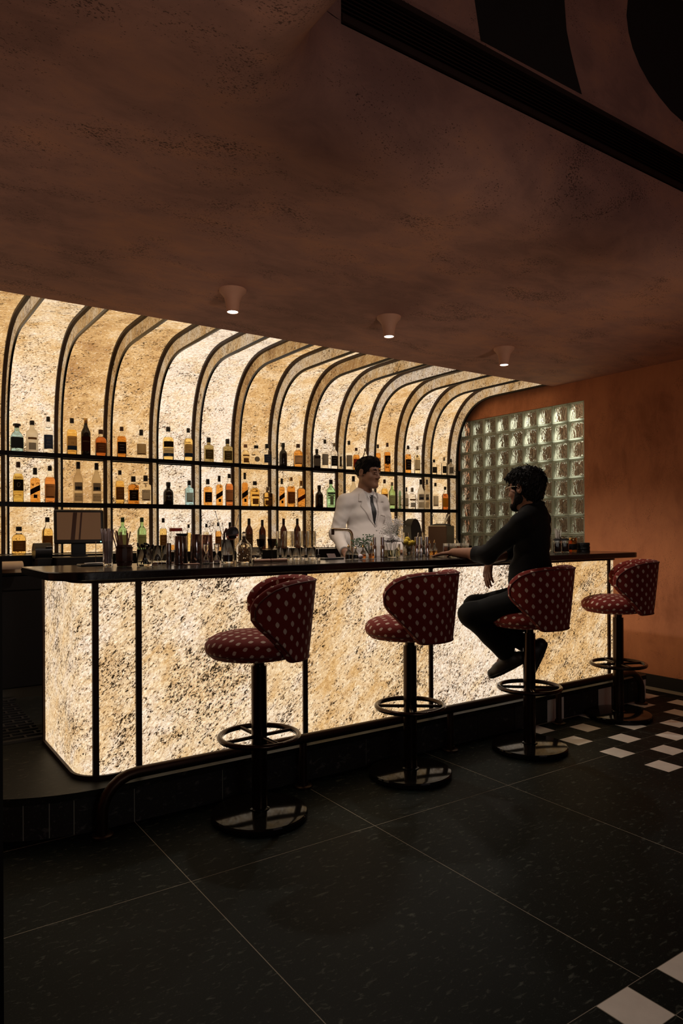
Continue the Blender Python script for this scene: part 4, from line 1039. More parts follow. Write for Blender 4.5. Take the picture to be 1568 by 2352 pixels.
for i in range(-4, 5):
    for j in range(-4, 5):
        if i * i + j * j < 19: q.sphere(tl(i * .0058 + (.0029 if j % 2 else 0), j * .0055, .0045), .0016, 6, 4)
q.build('perforation', 'blacksteel', t, 60, kind='stuff')
MB().tube([tl(-.028, -.012, .006), tl(0, -.010, .009), tl(.028, -.004, .006)], .002, 6).build('handle_bar', 'chrome', t, 60)
MB().tube([tl(-.036, .028, .003), tl(-.046, 0, .003), tl(-.040, -.05, .003)], .006, 8).build('coil_spring', 'smoked', t, 60)
# decanter
t = thing('decanter', 'square clear glass decanter filled with pale nuts', 'decanter', (1.715, 3.44, ZT))
def sq(prof_, n_=6., seg=28):
    q = MB().lathe(prof_, seg=seg); q.v = [(a * super_r(math.atan2(b, a), n_), b * super_r(math.atan2(b, a), n_), c) if c < .105 else (a, b, c) for a, b, c in q.v]; return q
sq([(0, .001), (.034, .001), (.036, .005), (.036, .088), (.033, .098), (.016, .125), (.010, .132), (.010, .146), (.014, .148), (.0125, .150), (.008, .146), (.008, .132), (.014, .122), (.031, .096), (.0335, .086), (.0335, .008), (0, .006)]).build('decanter_body', 'clear', t, 50)
q = MB(); random.seed(5)
for i in range(210): q.sphere((random.uniform(-.028, .028), random.uniform(-.028, .028), .013 + random.random() * .066), .0052, 6, 4, (1, random.uniform(.5, 1), random.uniform(.6, 1)))
M['nuts'] = plain('nuts', (.42, .26, .13), .6, noise=.4, nscale=60); q.build('nuts', 'nuts', t, 60, kind='stuff')
MB().sphere((0, 0, .160), .011, 12, 8).build('stopper', 'clear', t, 60)
# tumbler, rolls, coupes
tumbler('ribbed_tumbler', 'single ribbed cut-glass tumbler standing behind the wooden rolls', 1.868, 3.60, .038, .080, 14, 'cutglass', None, ZT, .018)
for x, lab in ((1.800, 'left wooden rolling stick lying on the counter by the decanter'), (1.905, 'right wooden rolling stick lying on the counter by the pourers')):
    t = thing('wooden_roll', lab, 'roll', (x, 3.395, ZT + .0105), 0, 'wooden rolls'); MB().cyl((-.05, 0, 0), (.05, 0, 0), .0103, None, 16).build('roll_body', 'stick', t, 40)
    for s_ in (-1, 1): MB().cyl((s_ * .05, 0, 0), (s_ * .052, 0, 0), .0085, None, 14).build('roll_end', 'wood', t, 40)
for x, y, lab in ((1.962, 3.71, 'left smoky coupe glass'), (2.025, 3.69, 'middle smoky coupe glass'), (2.08, 3.71, 'right smoky coupe glass')):
    t = thing('coupe_glass', lab + ' behind the black pourers', 'glass', (x, y, ZT), 0, 'smoky coupes')
    MB().lathe([(0, .001), (.024, .001), (.022, .003), (.004, .007), (.003, .060), (.008, .066), (.022, .088), (.0265, .126), (.025, .126), (.020, .090), (.005, .070), (0, .069)], seg=26).build('glass_body', 'smokeglass', t, 60)
for x, y, lab in ((2.000, 3.545, 'first'), (2.043, 3.525, 'second'), (2.118, 3.452, 'third'), (2.186, 3.425, 'fourth')):
    t = thing('bottle_pourer', lab + ' black-collared pourer bottle from the left in front of the stacked glasses', 'pourer', (x, y, ZT), 0, 'pourer bottles')
    MB().lathe([(0, .001), (.011, .001), (.012, .004), (.012, .018), (0, .018)], seg=16).build('bottle_base', 'clear', t, 50)
    MB().lathe([(0, .018), (.0085, .018), (.0095, .034), (0, .036)], seg=16).build('collar', 'black_plastic', t, 40)
    MB().tube([(0, 0, .035), (0, 0, .060), (.003, 0, .076)], .0022, 8).build('spout', 'chrome', t, 60)
lowx = (2.021, 2.073, 2.125, 2.180, 2.234)
for i, x in enumerate(lowx):
    tumbler('stacked_tumbler', 'clear tumbler in the lower glass row, ' + ('first', 'second', 'third', 'fourth', 'fifth')[i] + ' from the left', x + .004, 3.58, .0235, .072, 0, 'clear', 'lower tumbler row', ZT, .014)
t = thing('glass_shelf', 'thin glass plate carrying the upper ribbed glasses over the tumblers', 'plate', (2.132, 3.58, ZT + .0735)); MB().box((0, 0, .002), (.275, .065, .004)).build('plate', 'clear', t, 0)
for i, x in enumerate(lowx):
    tumbler('ribbed_glass', 'ribbed pale glass in the upper row, ' + ('first', 'second', 'third', 'fourth', 'fifth')[i] + ' from the left', x + .004, 3.58, .0245, .094, 16, 'ribglass', 'upper ribbed glass row', ZT + .078, .008)
t = thing('black_tray', 'black tray with a folded brown card by the bartender', 'tray', (2.36, 3.56, ZT)); MB().box((0, 0, .004), (.14, .09, .008), 0, 0, .002).build('tray', 'black_plastic', t, 20)
MB().add([(-.03, -.02, .009), (.03, -.02, .009), (.03, 0, .034), (-.03, 0, .034), (.03, .02, .009), (-.03, .02, .009)], [(0, 1, 2, 3), (3, 2, 4, 5)]).build('folded_card', 'wood', t, 0)
# faucet on the work counter behind the bar
t = thing('faucet', 'polished brass faucet bent over the sink in front of the bartender', 'faucet', (2.85, 4.025, ZP + .8205))
fz = 1.305 - ZP - .8205
MB().tube([(0, 0, 0), (0, 0, fz - .06)] + [(-.045 * (1 - math.cos(R(a))), 0, fz - .045 + .045 * math.sin(R(a))) for a in range(0, 91, 15)] + [(-.165, 0, fz + .002)], .0105, 14).build('spout', 'palebrass', t, 60)
MB().cyl((-.162, 0, fz + .006), (-.162, 0, fz - .035), .012, .011, 14).build('nozzle', 'bronze', t, 40); MB().lathe([(0, 0), (.022, 0), (.02, .02), (.012, .03), (0, .03)], seg=18).build('base', 'palebrass', t, 40)
# bitters bottles
def bitters(label, x, y, r, h, liq, atom=False, group='bitters bottles'):
    t = thing('bitters_bottle', label, 'bottle', (x, y, ZT), 0, group)
    MB().lathe([(0, .001), (r * .92, .001), (r, .005), (r, h * .38), (r * .75, h * .50), (r * .34, h * .60), (r * .30, h * .80), (0, h * .80)], seg=20).build('bottle_glass', 'clear', t, 50)
    MB().lathe([(0, .004), (r * .88, .004), (r * .90, h * .32), (0, h * .34)], seg=18).build('liquid', liq, t, 50)
    MB().lathe([(0, h * .79), (r * .42, h * .79), (r * .45, h * .84), (r * .22, h * .90), (r * .10, h), (0, h)], seg=14).build('dasher_top', 'gold', t, 40)
    if atom: MB().sphere((.022, -.018, .016), .0155, 14, 10).build('atomizer_bulb', 'straw', t, 60); MB().tube([(.0, 0, h * .85), (.02, -.012, .05), (.022, -.018, .03)], .002, 6).build('atomizer_hose', 'straw', t, 60)
bitters('leftmost bitters bottle with dark contents and a brass top', 2.404, 3.43, .021, .094, 'g_dark')
bitters('bitters bottle with a round pink atomizer bulb in front', 2.462, 3.44, .018, .080, 'g_dark', True)
bitters('red bitters bottle with a brass dasher, right of the atomizer', 2.521, 3.444, .0175, .090, 'g_red')
bitters('taller dark red bitters bottle next to the two chrome bottles', 2.565, 3.417, .018, .103, 'g_redamber')
bitters('amber bitters bottle left of the hand on the counter', 3.165, 3.56, .019, .107, 'g_amber')
bitters('orange bitters bottle touching the fingertips of the hand on the counter', 3.222, 3.575, .019, .110, 'g_amber')
for i, (x, y, lab) in enumerate(((2.650, 3.50, 'left chrome dasher bottle of the pair before the white flowers'), (2.690, 3.47, 'right chrome dasher bottle of the pair before the white flowers'), (2.905, 3.394, 'first chrome dasher bottle right of the yellow flowers'), (2.945, 3.398, 'second chrome dasher bottle right of the yellow flowers'), (2.978, 3.377, 'third chrome dasher bottle right of the yellow flowers'))):
    t = thing('chrome_bottle', lab, 'bottle', (x, y, ZT), 0, 'chrome dasher bottles')
    MB().lathe([(0, .001), (.014, .001), (.0145, .004), (.0145, .074), (.0125, .082), (.0105, .084), (0, .084)], seg=22).build('bottle_body', 'chrome', t, 40)
    MB().lathe([(0, .084), (.0118, .084), (.0118, .131), (.010, .132), (0, .132)], seg=22).build('cap', 'chrome', t, 40)
# flowers
M['petal'] = plain('white_petal', (.70, .66, .64), .8); M['yellowball'] = plain('yellow_bloom', (.45, .31, .02), .9, noise=.4, nscale=120, bump=.6); M['leaf'] = plain('green_leaf', (.014, .050, .012), .6); M['stem'] = plain('stem', (.03, .06, .02), .7); M['water'] = glass('vase_water', (.70, .75, .60), .02, 1.33)
t = thing('white_flower_vase', 'square glass vase of white chrysanthemums and baby breath', 'vase', (2.780, 3.489, ZT))
sq([(0, .001), (.042, .001), (.044, .004), (.044, .088), (.0425, .088), (.0425, .007), (0, .007)], 6.).build('vase_glass', 'clear', t, 50); sq([(0, .008), (.041, .008), (.041, .05), (0, .05)], 6.).build('water', 'water', t, 50)
random.seed(11)
def chrys(c, r, n_=150):
    q = MB()
    for i in range(n_):
        u = random.uniform(-.25, 1); a = random.random() * 6.283; s_ = math.sqrt(1 - u * u); d = Vector((s_ * math.cos(a), s_ * math.sin(a), u)); o_ = d.orthogonal().normalized(); l = r * random.uniform(.75, 1.05); wd = r * .10
        p = Vector(c); q.add([p + d * r * .15, p + d * l * .6 + o_ * wd, p + d * l, p + d * l * .6 - o_ * wd], [(0, 1, 2, 3)])
    return q
for c, r in (((-.026, -.026, .118), .042), ((.018, -.026, .108), .038), ((-.008, .012, .130), .040), ((.030, .010, .104), .032), ((-.046, .0, .102), .032)):
    h_ = chrys(c, r).build('flower_head', 'petal', t, 0); MB().tube([(c[0] * .4, c[1] * .4, .012), (c[0], c[1], c[2] - .004)], .0016, 5).build('stem', 'stem', h_, 60)
q = MB(); qs = MB()
for i in range(80):
    a = random.random() * 6.283; s_ = random.random() ** .6; top = Vector((.045 + .072 * s_ * math.cos(a), .055 + .045 * s_ * math.sin(a), .228 + random.uniform(-.07, .03) - .03 * s_)); qs.tube([(.01, .01, .09), (top.x * .6 + .01, top.y * .6, .15), top], .0004, 3)
    for k_ in range(10): p = top + Vector((random.gauss(0, .014), random.gauss(0, .014), random.gauss(0, .012))); q.sphere(p, .0030, 5, 3)
q.build('baby_breath', 'petal', t, 60, kind='stuff'); qs.build('fine_stems', 'stem', t, 60, kind='stuff')
t = thing('herb_sprigs', 'bunch of fresh green mint sprigs behind the chrome bottles', 'herbs', (2.70, 3.62, ZT))
MB().lathe([(0, .001), (.026, .001), (.028, .06), (.0265, .06), (.025, .004), (0, .004)], seg=20).build('herb_cup', 'clear', t, 50)
q = MB()
for i in range(190):
    a = random.random() * 6.283; s_ = random.random() ** .5; p = Vector((-.045 + .085 * s_ * math.cos(a), .045 * s_ * math.sin(a), .088 + random.uniform(-.025, .040) + (.02 if math.cos(a) > .3 else 0))); d = Vector((random.gauss(0, 1), random.gauss(0, 1), random.uniform(-.3, .8))).normalized(); o_ = d.orthogonal().normalized(); l = .014
    n_ = d.cross(o_) * .003; q.add([p, p + d * l * .5 + o_ * .0065 + n_, p + d * l, p + d * l * .5 - o_ * .0065 + n_], [(0, 1, 2), (0, 2, 3)])
q.build('leaves', 'leaf', t, 0, kind='stuff')
q = MB()
for i in range(14): a = random.random() * 6.283; q.tube([(0, 0, .01), (-.02 + .05 * math.cos(a), .03 * math.sin(a), .095)], .001, 4)
q.build('stems', 'stem', t, 60, kind='stuff')
t = tumbler('yellow_flower_glass', 'ribbed glass holding yellow button flowers', 2.862, 3.426, .0335, .080, 14, 'ribglass')
for i, c in enumerate(((-.022, -.008, .100), (.004, .012, .116), (.022, -.014, .094), (-.004, -.018, .090), (.018, .018, .104))):
    b_ = MB().sphere(c, .0175, 14, 10); b_.build('button_flower', 'yellowball', t, 180); MB().tube([(c[0] * .3, c[1] * .3, .012), (c[0], c[1], c[2] - .015)], .0015, 5).build('stem', 'stem', t, 60)
# right part of the counter
for x, y, lab in ((3.50, 3.72, 'ribbed glass condiment box left of the two behind the forearm'), (3.62, 3.72, 'ribbed glass condiment box right of the two behind the forearm')):
    t = thing('glass_box', lab, 'box', (x, y, ZT), 0, 'glass condiment boxes'); q = MB(); q.box((0, 0, .004), (.085, .06, .006)); q.build('box_base', 'cutglass', t, 0)
    for j in range(10):
        for s_ in (-1, 1): MB().cyl((-.036 + j * .008, s_ * .028, .008), (-.036 + j * .008, s_ * .028, .078), .0044, None, 6).build('glass_rib', 'cutglass', t, 60)
    for s_ in (-1, 1): MB().box((s_ * .0415, 0, .043), (.003, .056, .07)).build('end_wall', 'cutglass', t, 0)
    MB().box((0, 0, .032), (.070, .046, .048)).build('contents', 'g_pale', t, 0)
for x, y, lab in ((3.075, 3.71, 'left stemmed wine glass behind the chrome bottles'), (3.225, 3.72, 'right stemmed wine glass behind the amber bitters')):
    t = thing('wine_glass', lab, 'glass', (x, y, ZT), 0, 'wine glasses'); MB().lathe([(0, .001), (.028, .001), (.026, .003), (.004, .006), (.003, .062), (.014, .072), (.029, .098), (.028, .125), (.021, .158), (.0202, .158), (.027, .124), (.028, .099), (.012, .074), (0, .068)], seg=28).build('glass_body', 'clear', t, 60)
for x, y, lab, c in ((4.360, 3.46, 'left square spice jar with a black lid at the right counter end', 0), (4.437, 3.45, 'right square spice jar with a black lid beside the gold-lidded jar', 0)):
    t = thing('spice_jar', lab, 'jar', (x, y, ZT), R(-38), 'black-lidded spice jars'); sq([(0, .001), (.026, .001), (.028, .004), (.028, .09), (.0265, .09), (.0265, .006), (0, .006)], 8.).build('jar_glass', 'clear', t, 50)
    sq([(0, .007), (.025, .007), (.025, .07), (0, .072)], 8.).build('contents', 'g_dark', t, 50); sq([(0, .090), (.0285, .090), (.0285, .103), (.027, .1045), (0, .1045)], 8.).build('lid', 'black_plastic', t, 30)
t = thing('pickle_jar', 'round dark jar with a gold lid between the spice jars and the coasters', 'jar', (4.528, 3.445, ZT))
MB().lathe([(0, .001), (.029, .001), (.031, .005), (.031, .085), (.028, .092), (0, .092)], seg=26).build('jar_body', 'g_red', t, 50); MB().lathe([(0, .092), (.030, .092), (.0305, .108), (.029, .111), (0, .111)], seg=26).build('lid', 'gold', t, 40); MB().lathe([(.0314, .02), (.0316, .021), (.0316, .06), (.0314, .061)], seg=26).build('label_band', 'l_dark', t, 60)
for x, y, lab in ((4.49, 3.66, 'left bundle of white paper sticks in a glass behind the spice jars'), (4.60, 3.64, 'right bundle of white paper sticks in a glass behind the gold-lidded jar')):
    t = tumbler('stick_glass', lab, x, y, .027, .11, 0, 'clear', 'white stick bundles')
    for i in range(24):
        a = random.random() * 6.283; r_ = .019 * math.sqrt(random.random()); MB().cyl((r_ * math.cos(a) * .7, r_ * math.sin(a) * .7, .014), (r_ * math.cos(a) * 1.7, r_ * math.sin(a) * 1.7, .172 + random.uniform(-.02, .012)), .0022, None, 6).build('paper_stick', 'whitepaper', t, 60)
cs = None
for i in range(7):
    lab = ('bottom', 'second lowest', 'third lowest', 'middle', 'third highest', 'second highest', 'topmost')[i] + ' round black coaster in the stack at the right counter end'
    t = thing('coaster', lab, 'coaster', (4.622 + random.uniform(-.002, .002), 3.42 + random.uniform(-.002, .002), ZT + i * .0102), 0, 'stack of black coasters'); MB().lathe([(0, 0), (.048, 0), (.050, .002), (.050, .008), (.048, .0098), (0, .0098)], seg=30).build('coaster_body', 'blackmatte', t, 40)

# ================================================================== THINGS ON THE BACK COUNTER
ZB = ZP + .8485
t = thing('cash_drawer', 'flat black cash drawer under the till screen', 'drawer', (1.285, 5.18, ZB)); MB().box((0, 0, .046), (.36, .22, .092), 0, 0, .004).build('case', 'black_plastic', t, 20); MB().box((0, -.111, .04), (.33, .004, .06)).build('drawer_front', 'cabinet', t, 0)
t = thing('till_screen', 'black till screen with a reflective display on a stand at left', 'screen', (1.285, 5.20, ZB + .0925), R(-10))
q = MB().box((0, 0, 0), (.335, .028, .245), 0, 0, .008); q.v = [(x, y + z * .22, z + .212) for x, y, z in q.v]; q.build('screen_case', 'black_plastic', t, 30)
k = NT('screen_reflection_paint'); p_ = k.n('BsdfPrincipled', Roughness=.25); p_.inputs['Base Color'].default_value = (.03, .02, .014, 1); e_ = k.n('TexNoise', Scale=25); p_.inputs['Specular IOR Level'].default_value = .2; p_.inputs['Emission Color'].default_value = (.15, .070, .032, 1); p_.inputs['Emission Strength'].default_value = .55; M['reflectionpaint'] = k.done(p_)  # brown glow stands in for the reflection on the display
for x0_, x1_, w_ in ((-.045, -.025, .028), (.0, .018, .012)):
    q = MB().prism([(x0_ - w_ / 2, -.017), (x0_ + w_ / 2, -.017), (x0_ + w_ / 2, -.0163), (x0_ - w_ / 2, -.0163)], -.0965, .0965); q.v = [(x + (x1_ - x0_) * (z + .1) * 5, y + z * .22, z + .217) for x, y, z in q.v]; q.build('painted_reflection_band', 'wood', t, 0)  # dark strips painted as the ribs mirrored in the screen
q = MB().box((0, -.0145, 0), (.295, .002, .195)); q.v = [(x, y + z * .22, z + .217) for x, y, z in q.v]; q.build('display', 'reflectionpaint', t, 0)
q = MB().sphere((.145, -.016, -.108), .004, 8, 6); q.v = [(x, y + z * .22, z + .212) for x, y, z in q.v]; q.build('power_light', 'led', t, 60)
MB().prism([(-.06, .0), (.06, .0), (.05, .10), (-.05, .10)], .001, .014).build('stand_foot', 'black_plastic', t, 20); q = MB().box((0, .06, .08), (.10, .03, .14), 0, 0, .006); q.build('stand_neck', 'black_plastic', t, 20)
t = thing('receipt_printer', 'round black receipt printer left of the till screen', 'printer', (1.03, 5.22, ZB)); MB().cyl((-.045, 0, .125), (.065, 0, .125), .066, None, 28).build('drum', 'black_plastic', t, 40); MB().box((.01, 0, .045), (.11, .15, .09), 0, 0, .01).build('base', 'black_plastic', t, 30); MB().box((.045, -.06, .165), (.04, .03, .003), R(10)).build('paper_strip', 'whitepaper', t, 0)
t = thing('printed_menu', 'curled kraft paper menu with printed lines lying on the back counter at left', 'menu', (.80, 4.985, ZB + .001))
ph = [R(a) for a in range(-90, 200, 12)]; pts = [(.052 * math.cos(a) * 1.1, .038 + .038 * math.sin(a)) for a in ph]; n_ = len(pts)
MB().add([(-.22, y, z) for y, z in pts] + [(.07, y, z) for y, z in pts], [(i, i + 1, n_ + i + 1, n_ + i) for i in range(n_ - 1)]).build('menu_sheet', 'paper', t, 180)
for rr_ in (10, 14):
    y0_, z0_ = pts[rr_]
    for i in range(9):
        a = ph[rr_]; nx_, nz_ = math.cos(a) * .0008, math.sin(a) * .0008; y1_, z1_ = pts[rr_ + 1]
        MB().add([(-.2 + i * .03, y0_ + nx_, z0_ + nz_), (-.195 + i * .03, y0_ + nx_, z0_ + nz_), (-.19 + i * .03, y1_ + nx_, z1_ + nz_), (-.195 + i * .03, y1_ + nx_, z1_ + nz_)], [(0, 1, 2, 3)]).build('printed_line', 'ink', t, 0)
t = thing('citrus_juicer', 'black hooded citrus juicer standing on the back counter', 'juicer', (4.435, 5.22, ZB))
hood = [(.085 * math.cos(R(a)) - .03, .20 + .18 * math.sin(R(a))) for a in range(0, 91, 10)] + [(-.06, .36), (-.085, .30), (-.075, .16), (-.075, .02)]
MB().prism([(x, z) for x, z in [(.075, .0), (.08, .10)] + hood + [(-.075, 0)]], -.055, .055).build('hood', 'black_plastic', t, 40)
o = list(t.children)[0]; o.rotation_euler = (PI / 2, 0, 0)
MB().lathe([(0, 0), (.095, 0), (.095, .012), (0, .014)], seg=26).build('base', 'blacksteel', t, 40)
t = thing('coffee_grinder', 'brushed steel grinder box with a clear funnel hopper on the back counter', 'grinder', (4.72, 5.14, ZB))
MB().box((0, 0, .1565), (.24, .19, .31), R(28), 0, .006).build('case', 'steel', t, 20); MB().lathe([(0, .311), (.10, .311), (.09, .325), (.05, .332), (0, .334)], seg=26).build('collar', 'black_plastic', t, 40)
MB().lathe([(.045, .332), (.092, .425), (.090, .425), (.043, .333)], seg=26).build('hopper', 'clear', t, 60)
t = thing('steel_kettle', 'small steel kettle with an arched handle right of the grinder', 'kettle', (4.98, 5.22, ZB)); MB().lathe([(0, .001), (.055, .001), (.06, .02), (.058, .10), (.04, .125), (0, .13)], seg=26).build('kettle_body', 'steel', t, 40)
MB().tube([(.05 * math.cos(R(a)), 0, .12 + .06 * math.sin(R(a))) for a in range(0, 181, 15)], .005, 8).build('handle', 'chrome', t, 60)
# ================================================================== PEOPLE (smooth blended volumes meshed on a grid)
class Vol:
    def __init__(s, lo, hi, h):
        s.lo = np.array(lo, float); s.h = h; n = np.ceil((np.array(hi) - s.lo) / h).astype(int) + 1
        s.ax = [s.lo[i] + h * np.arange(n[i]) for i in range(3)]; s.D = np.full(n, .05)
    def copy(s):
        o = object.__new__(Vol); o.lo, o.h, o.ax, o.D = s.lo, s.h, s.ax, s.D.copy(); return o
    def region(s, lo, hi):
        sl = []
        for i in range(3):
            a = max(0, int((lo[i] - s.lo[i]) / s.h)); b = min(len(s.ax[i]), int((hi[i] - s.lo[i]) / s.h) + 2); sl.append(slice(a, max(a, b)))
        return tuple(sl), s.ax[0][sl[0]][:, None, None], s.ax[1][sl[1]][None, :, None], s.ax[2][sl[2]][None, None, :]
    def put(s, sl, d, k, op):
        D = s.D[sl]
        if op == 'u': s.D[sl] = smin(D, d, k)
        elif op == 's': s.D[sl] = -smin(-D, d, k)
    def cap(s, a, b, ra, rb=None, k=.02, op='u'):
        a, b = np.array(a, float), np.array(b, float); rb = ra if rb is None else rb; m = max(ra, rb) + k + 3 * s.h + .03
        sl, x, y, z = s.region(np.minimum(a, b) - m, np.maximum(a, b) + m)
        if s.D[sl].size == 0: return s
        ab = b - a; L = max(ab @ ab, 1e-12); t = np.clip(((x - a[0]) * ab[0] + (y - a[1]) * ab[1] + (z - a[2]) * ab[2]) / L, 0, 1)
        d = np.sqrt((x - a[0] - t * ab[0]) ** 2 + (y - a[1] - t * ab[1]) ** 2 + (z - a[2] - t * ab[2]) ** 2) - (ra + (rb - ra) * t)
        s.put(sl, d, k, op); return s
    def ell(s, c, r, rot=None, k=.02, op='u'):
        c, r = np.array(c, float), np.array(r, float); m = r.max() + k + 3 * s.h + .03
        sl, x, y, z = s.region(c - m, c + m)
        if s.D[sl].size == 0: return s
        X, Y, Z = x - c[0], y - c[1], z - c[2]
        if rot is not None:
            Q = np.array(rot).T; X, Y, Z = Q[0, 0] * X + Q[0, 1] * Y + Q[0, 2] * Z, Q[1, 0] * X + Q[1, 1] * Y + Q[1, 2] * Z, Q[2, 0] * X + Q[2, 1] * Y + Q[2, 2] * Z
        k0 = np.sqrt((X / r[0]) ** 2 + (Y / r[1]) ** 2 + (Z / r[2]) ** 2); k1 = np.sqrt((X / r[0] ** 2) ** 2 + (Y / r[1] ** 2) ** 2 + (Z / r[2] ** 2) ** 2)
        d = k0 * (k0 - 1) / np.maximum(k1, 1e-9); s.put(sl, d, k, op); return s
    def plane(s, p, n):
        n = np.array(n, float); n /= np.linalg.norm(n); x, y, z = s.ax[0][:, None, None], s.ax[1][None, :, None], s.ax[2][None, None, :]
        s.D = np.maximum(s.D, (x - p[0]) * n[0] + (y - p[1]) * n[1] + (z - p[2]) * n[2]); return s
    def poly(s, pts, sign=1, grow=0.):
        """intersect (sign 1) or cut (sign -1) with a prism along y whose outline pts is in x, z"""
        x, z = np.meshgrid(s.ax[0], s.ax[2], indexing='ij'); d = np.full(x.shape, 1e9); ins = np.zeros(x.shape, bool); n = len(pts)
        for i in range(n):
            (x0, z0), (x1, z1) = pts[i], pts[(i + 1) % n]; ex, ez = x1 - x0, z1 - z0
            t = np.clip(((x - x0) * ex + (z - z0) * ez) / (ex * ex + ez * ez), 0, 1); d = np.minimum(d, np.hypot(x - x0 - t * ex, z - z0 - t * ez))
            ins ^= ((z0 > z) != (z1 > z)) & (x < (x1 - x0) * (z - z0) / (z1 - z0 + 1e-12) + x0)
        d = np.where(ins, -d, d) - grow; s.D = np.maximum(s.D, sign * d[:, None, :]); return s
    def ripple(s, amp, fx, fz, ph=0.):
        x, y, z = s.ax[0][:, None, None], s.ax[1][None, :, None], s.ax[2][None, None, :]
        s.D = s.D + amp * (np.sin(fx * x + 5 * np.sin(9 * z + ph) + fz * z + 14 * y) + .6 * np.sin(2.1 * fz * z - 1.7 * fx * y + ph)); return s
    def mesh(s):
        D = s.D; S_ = D < 0; n = np.array(D.shape); cs = tuple(n - 1)
        cnt = np.zeros(cs); acc = np.zeros(cs + (3,))
        corner = [(i, j, k) for i in (0, 1) for j in (0, 1) for k in (0, 1)]
        V = lambda A, c: A[c[0]:c[0] + cs[0], c[1]:c[1] + cs[1], c[2]:c[2] + cs[2]]
        anyi = np.zeros(cs, bool); alli = np.ones(cs, bool)
        for c in corner: v = V(S_, c); anyi |= v; alli &= v
        mask = anyi & ~alli; I = np.argwhere(mask)
        vals = {c: D[I[:, 0] + c[0], I[:, 1] + c[1], I[:, 2] + c[2]] for c in corner}
        P = np.zeros((len(I), 3)); N = np.zeros(len(I))
        for a in corner:
            for ax in range(3):
                if a[ax] == 0:
                    b = list(a); b[ax] = 1; b = tuple(b); va, vb = vals[a], vals[b]; x = (va < 0) != (vb < 0)
                    t = va[x] / (va[x] - vb[x]); q = np.tile(np.array(a, float), (x.sum(), 1)); q[:, ax] = t; P[x] += q; N[x] += 1
        P = (I + P / np.maximum(N, 1)[:, None]) * s.h + s.lo
        idx = np.full(cs, -1, int); idx[mask] = np.arange(len(I)); F = []
        for ax in range(3):
            o1, o2 = (ax + 1) % 3, (ax + 2) % 3
            a = [slice(None)] * 3; b = [slice(None)] * 3; a[ax] = slice(0, n[ax] - 1); b[ax] = slice(1, n[ax])
            sa, sb = S_[tuple(a)], S_[tuple(b)]
            for flip, m in ((0, sa & ~sb), (1, ~sa & sb)):
                E_ = np.argwhere(m); E_ = E_[(E_[:, o1] > 0) & (E_[:, o2] > 0) & (E_[:, o1] < n[o1] - 1) & (E_[:, o2] < n[o2] - 1)]
                def cell(d1, d2): q = E_.copy(); q[:, o1] -= d1; q[:, o2] -= d2; return idx[q[:, 0], q[:, 1], q[:, 2]]
                quad = np.stack([cell(1, 1), cell(0, 1), cell(0, 0), cell(1, 0)], 1)
                F.append(quad[:, ::-1] if flip else quad)
        return P, np.concatenate(F)
def smin(a, b, k):
    if k <= 0: return np.minimum(a, b)
    h = np.maximum(k - np.abs(a - b), 0) / k; return np.minimum(a, b) - h * h * k * .25
def vol_obj(name, vols, mat, parent, label=None, relax=1):
    Ps, Fs, o = [], [], 0
    for v in vols if isinstance(vols, list) else [vols]:
        P, F = v.mesh()
        for _ in range(relax):      # one pass of Laplacian relaxation
            Q = np.zeros_like(P); c = np.zeros(len(P))
            for i in range(4): np.add.at(Q, F[:, i], P[F[:, (i + 1) % 4]] + P[F[:, (i + 3) % 4]]); np.add.at(c, F[:, i], 2)
            P = .5 * P + .5 * Q / np.maximum(c, 1)[:, None]
        Ps.append(P); Fs.append(F + o); o += len(P)
    P, F = np.concatenate(Ps), np.concatenate(Fs); me = bpy.data.meshes.new(name)
    me.vertices.add(len(P)); me.vertices.foreach_set('co', P.ravel()); me.loops.add(4 * len(F)); me.loops.foreach_set('vertex_index', F.ravel().astype(np.int32))
    me.polygons.add(len(F)); me.polygons.foreach_set('loop_start', np.arange(0, 4 * len(F), 4, dtype=np.int32)); me.update(calc_edges=True); me.validate()
    me.polygons.foreach_set('use_smooth', [True] * len(me.polygons)); me.materials.append(M[mat]); me.update()
    return link(name, me, parent, None, None, label)
def frame(yaw, pitch=0., roll=0.):
    """columns: right, forward, up of a head turned by yaw to its left, pitched down"""
    return np.array(Matrix.Rotation(yaw, 3, 'Z') @ Matrix.Rotation(-pitch, 3, 'X') @ Matrix.Rotation(roll, 3, 'Y'))
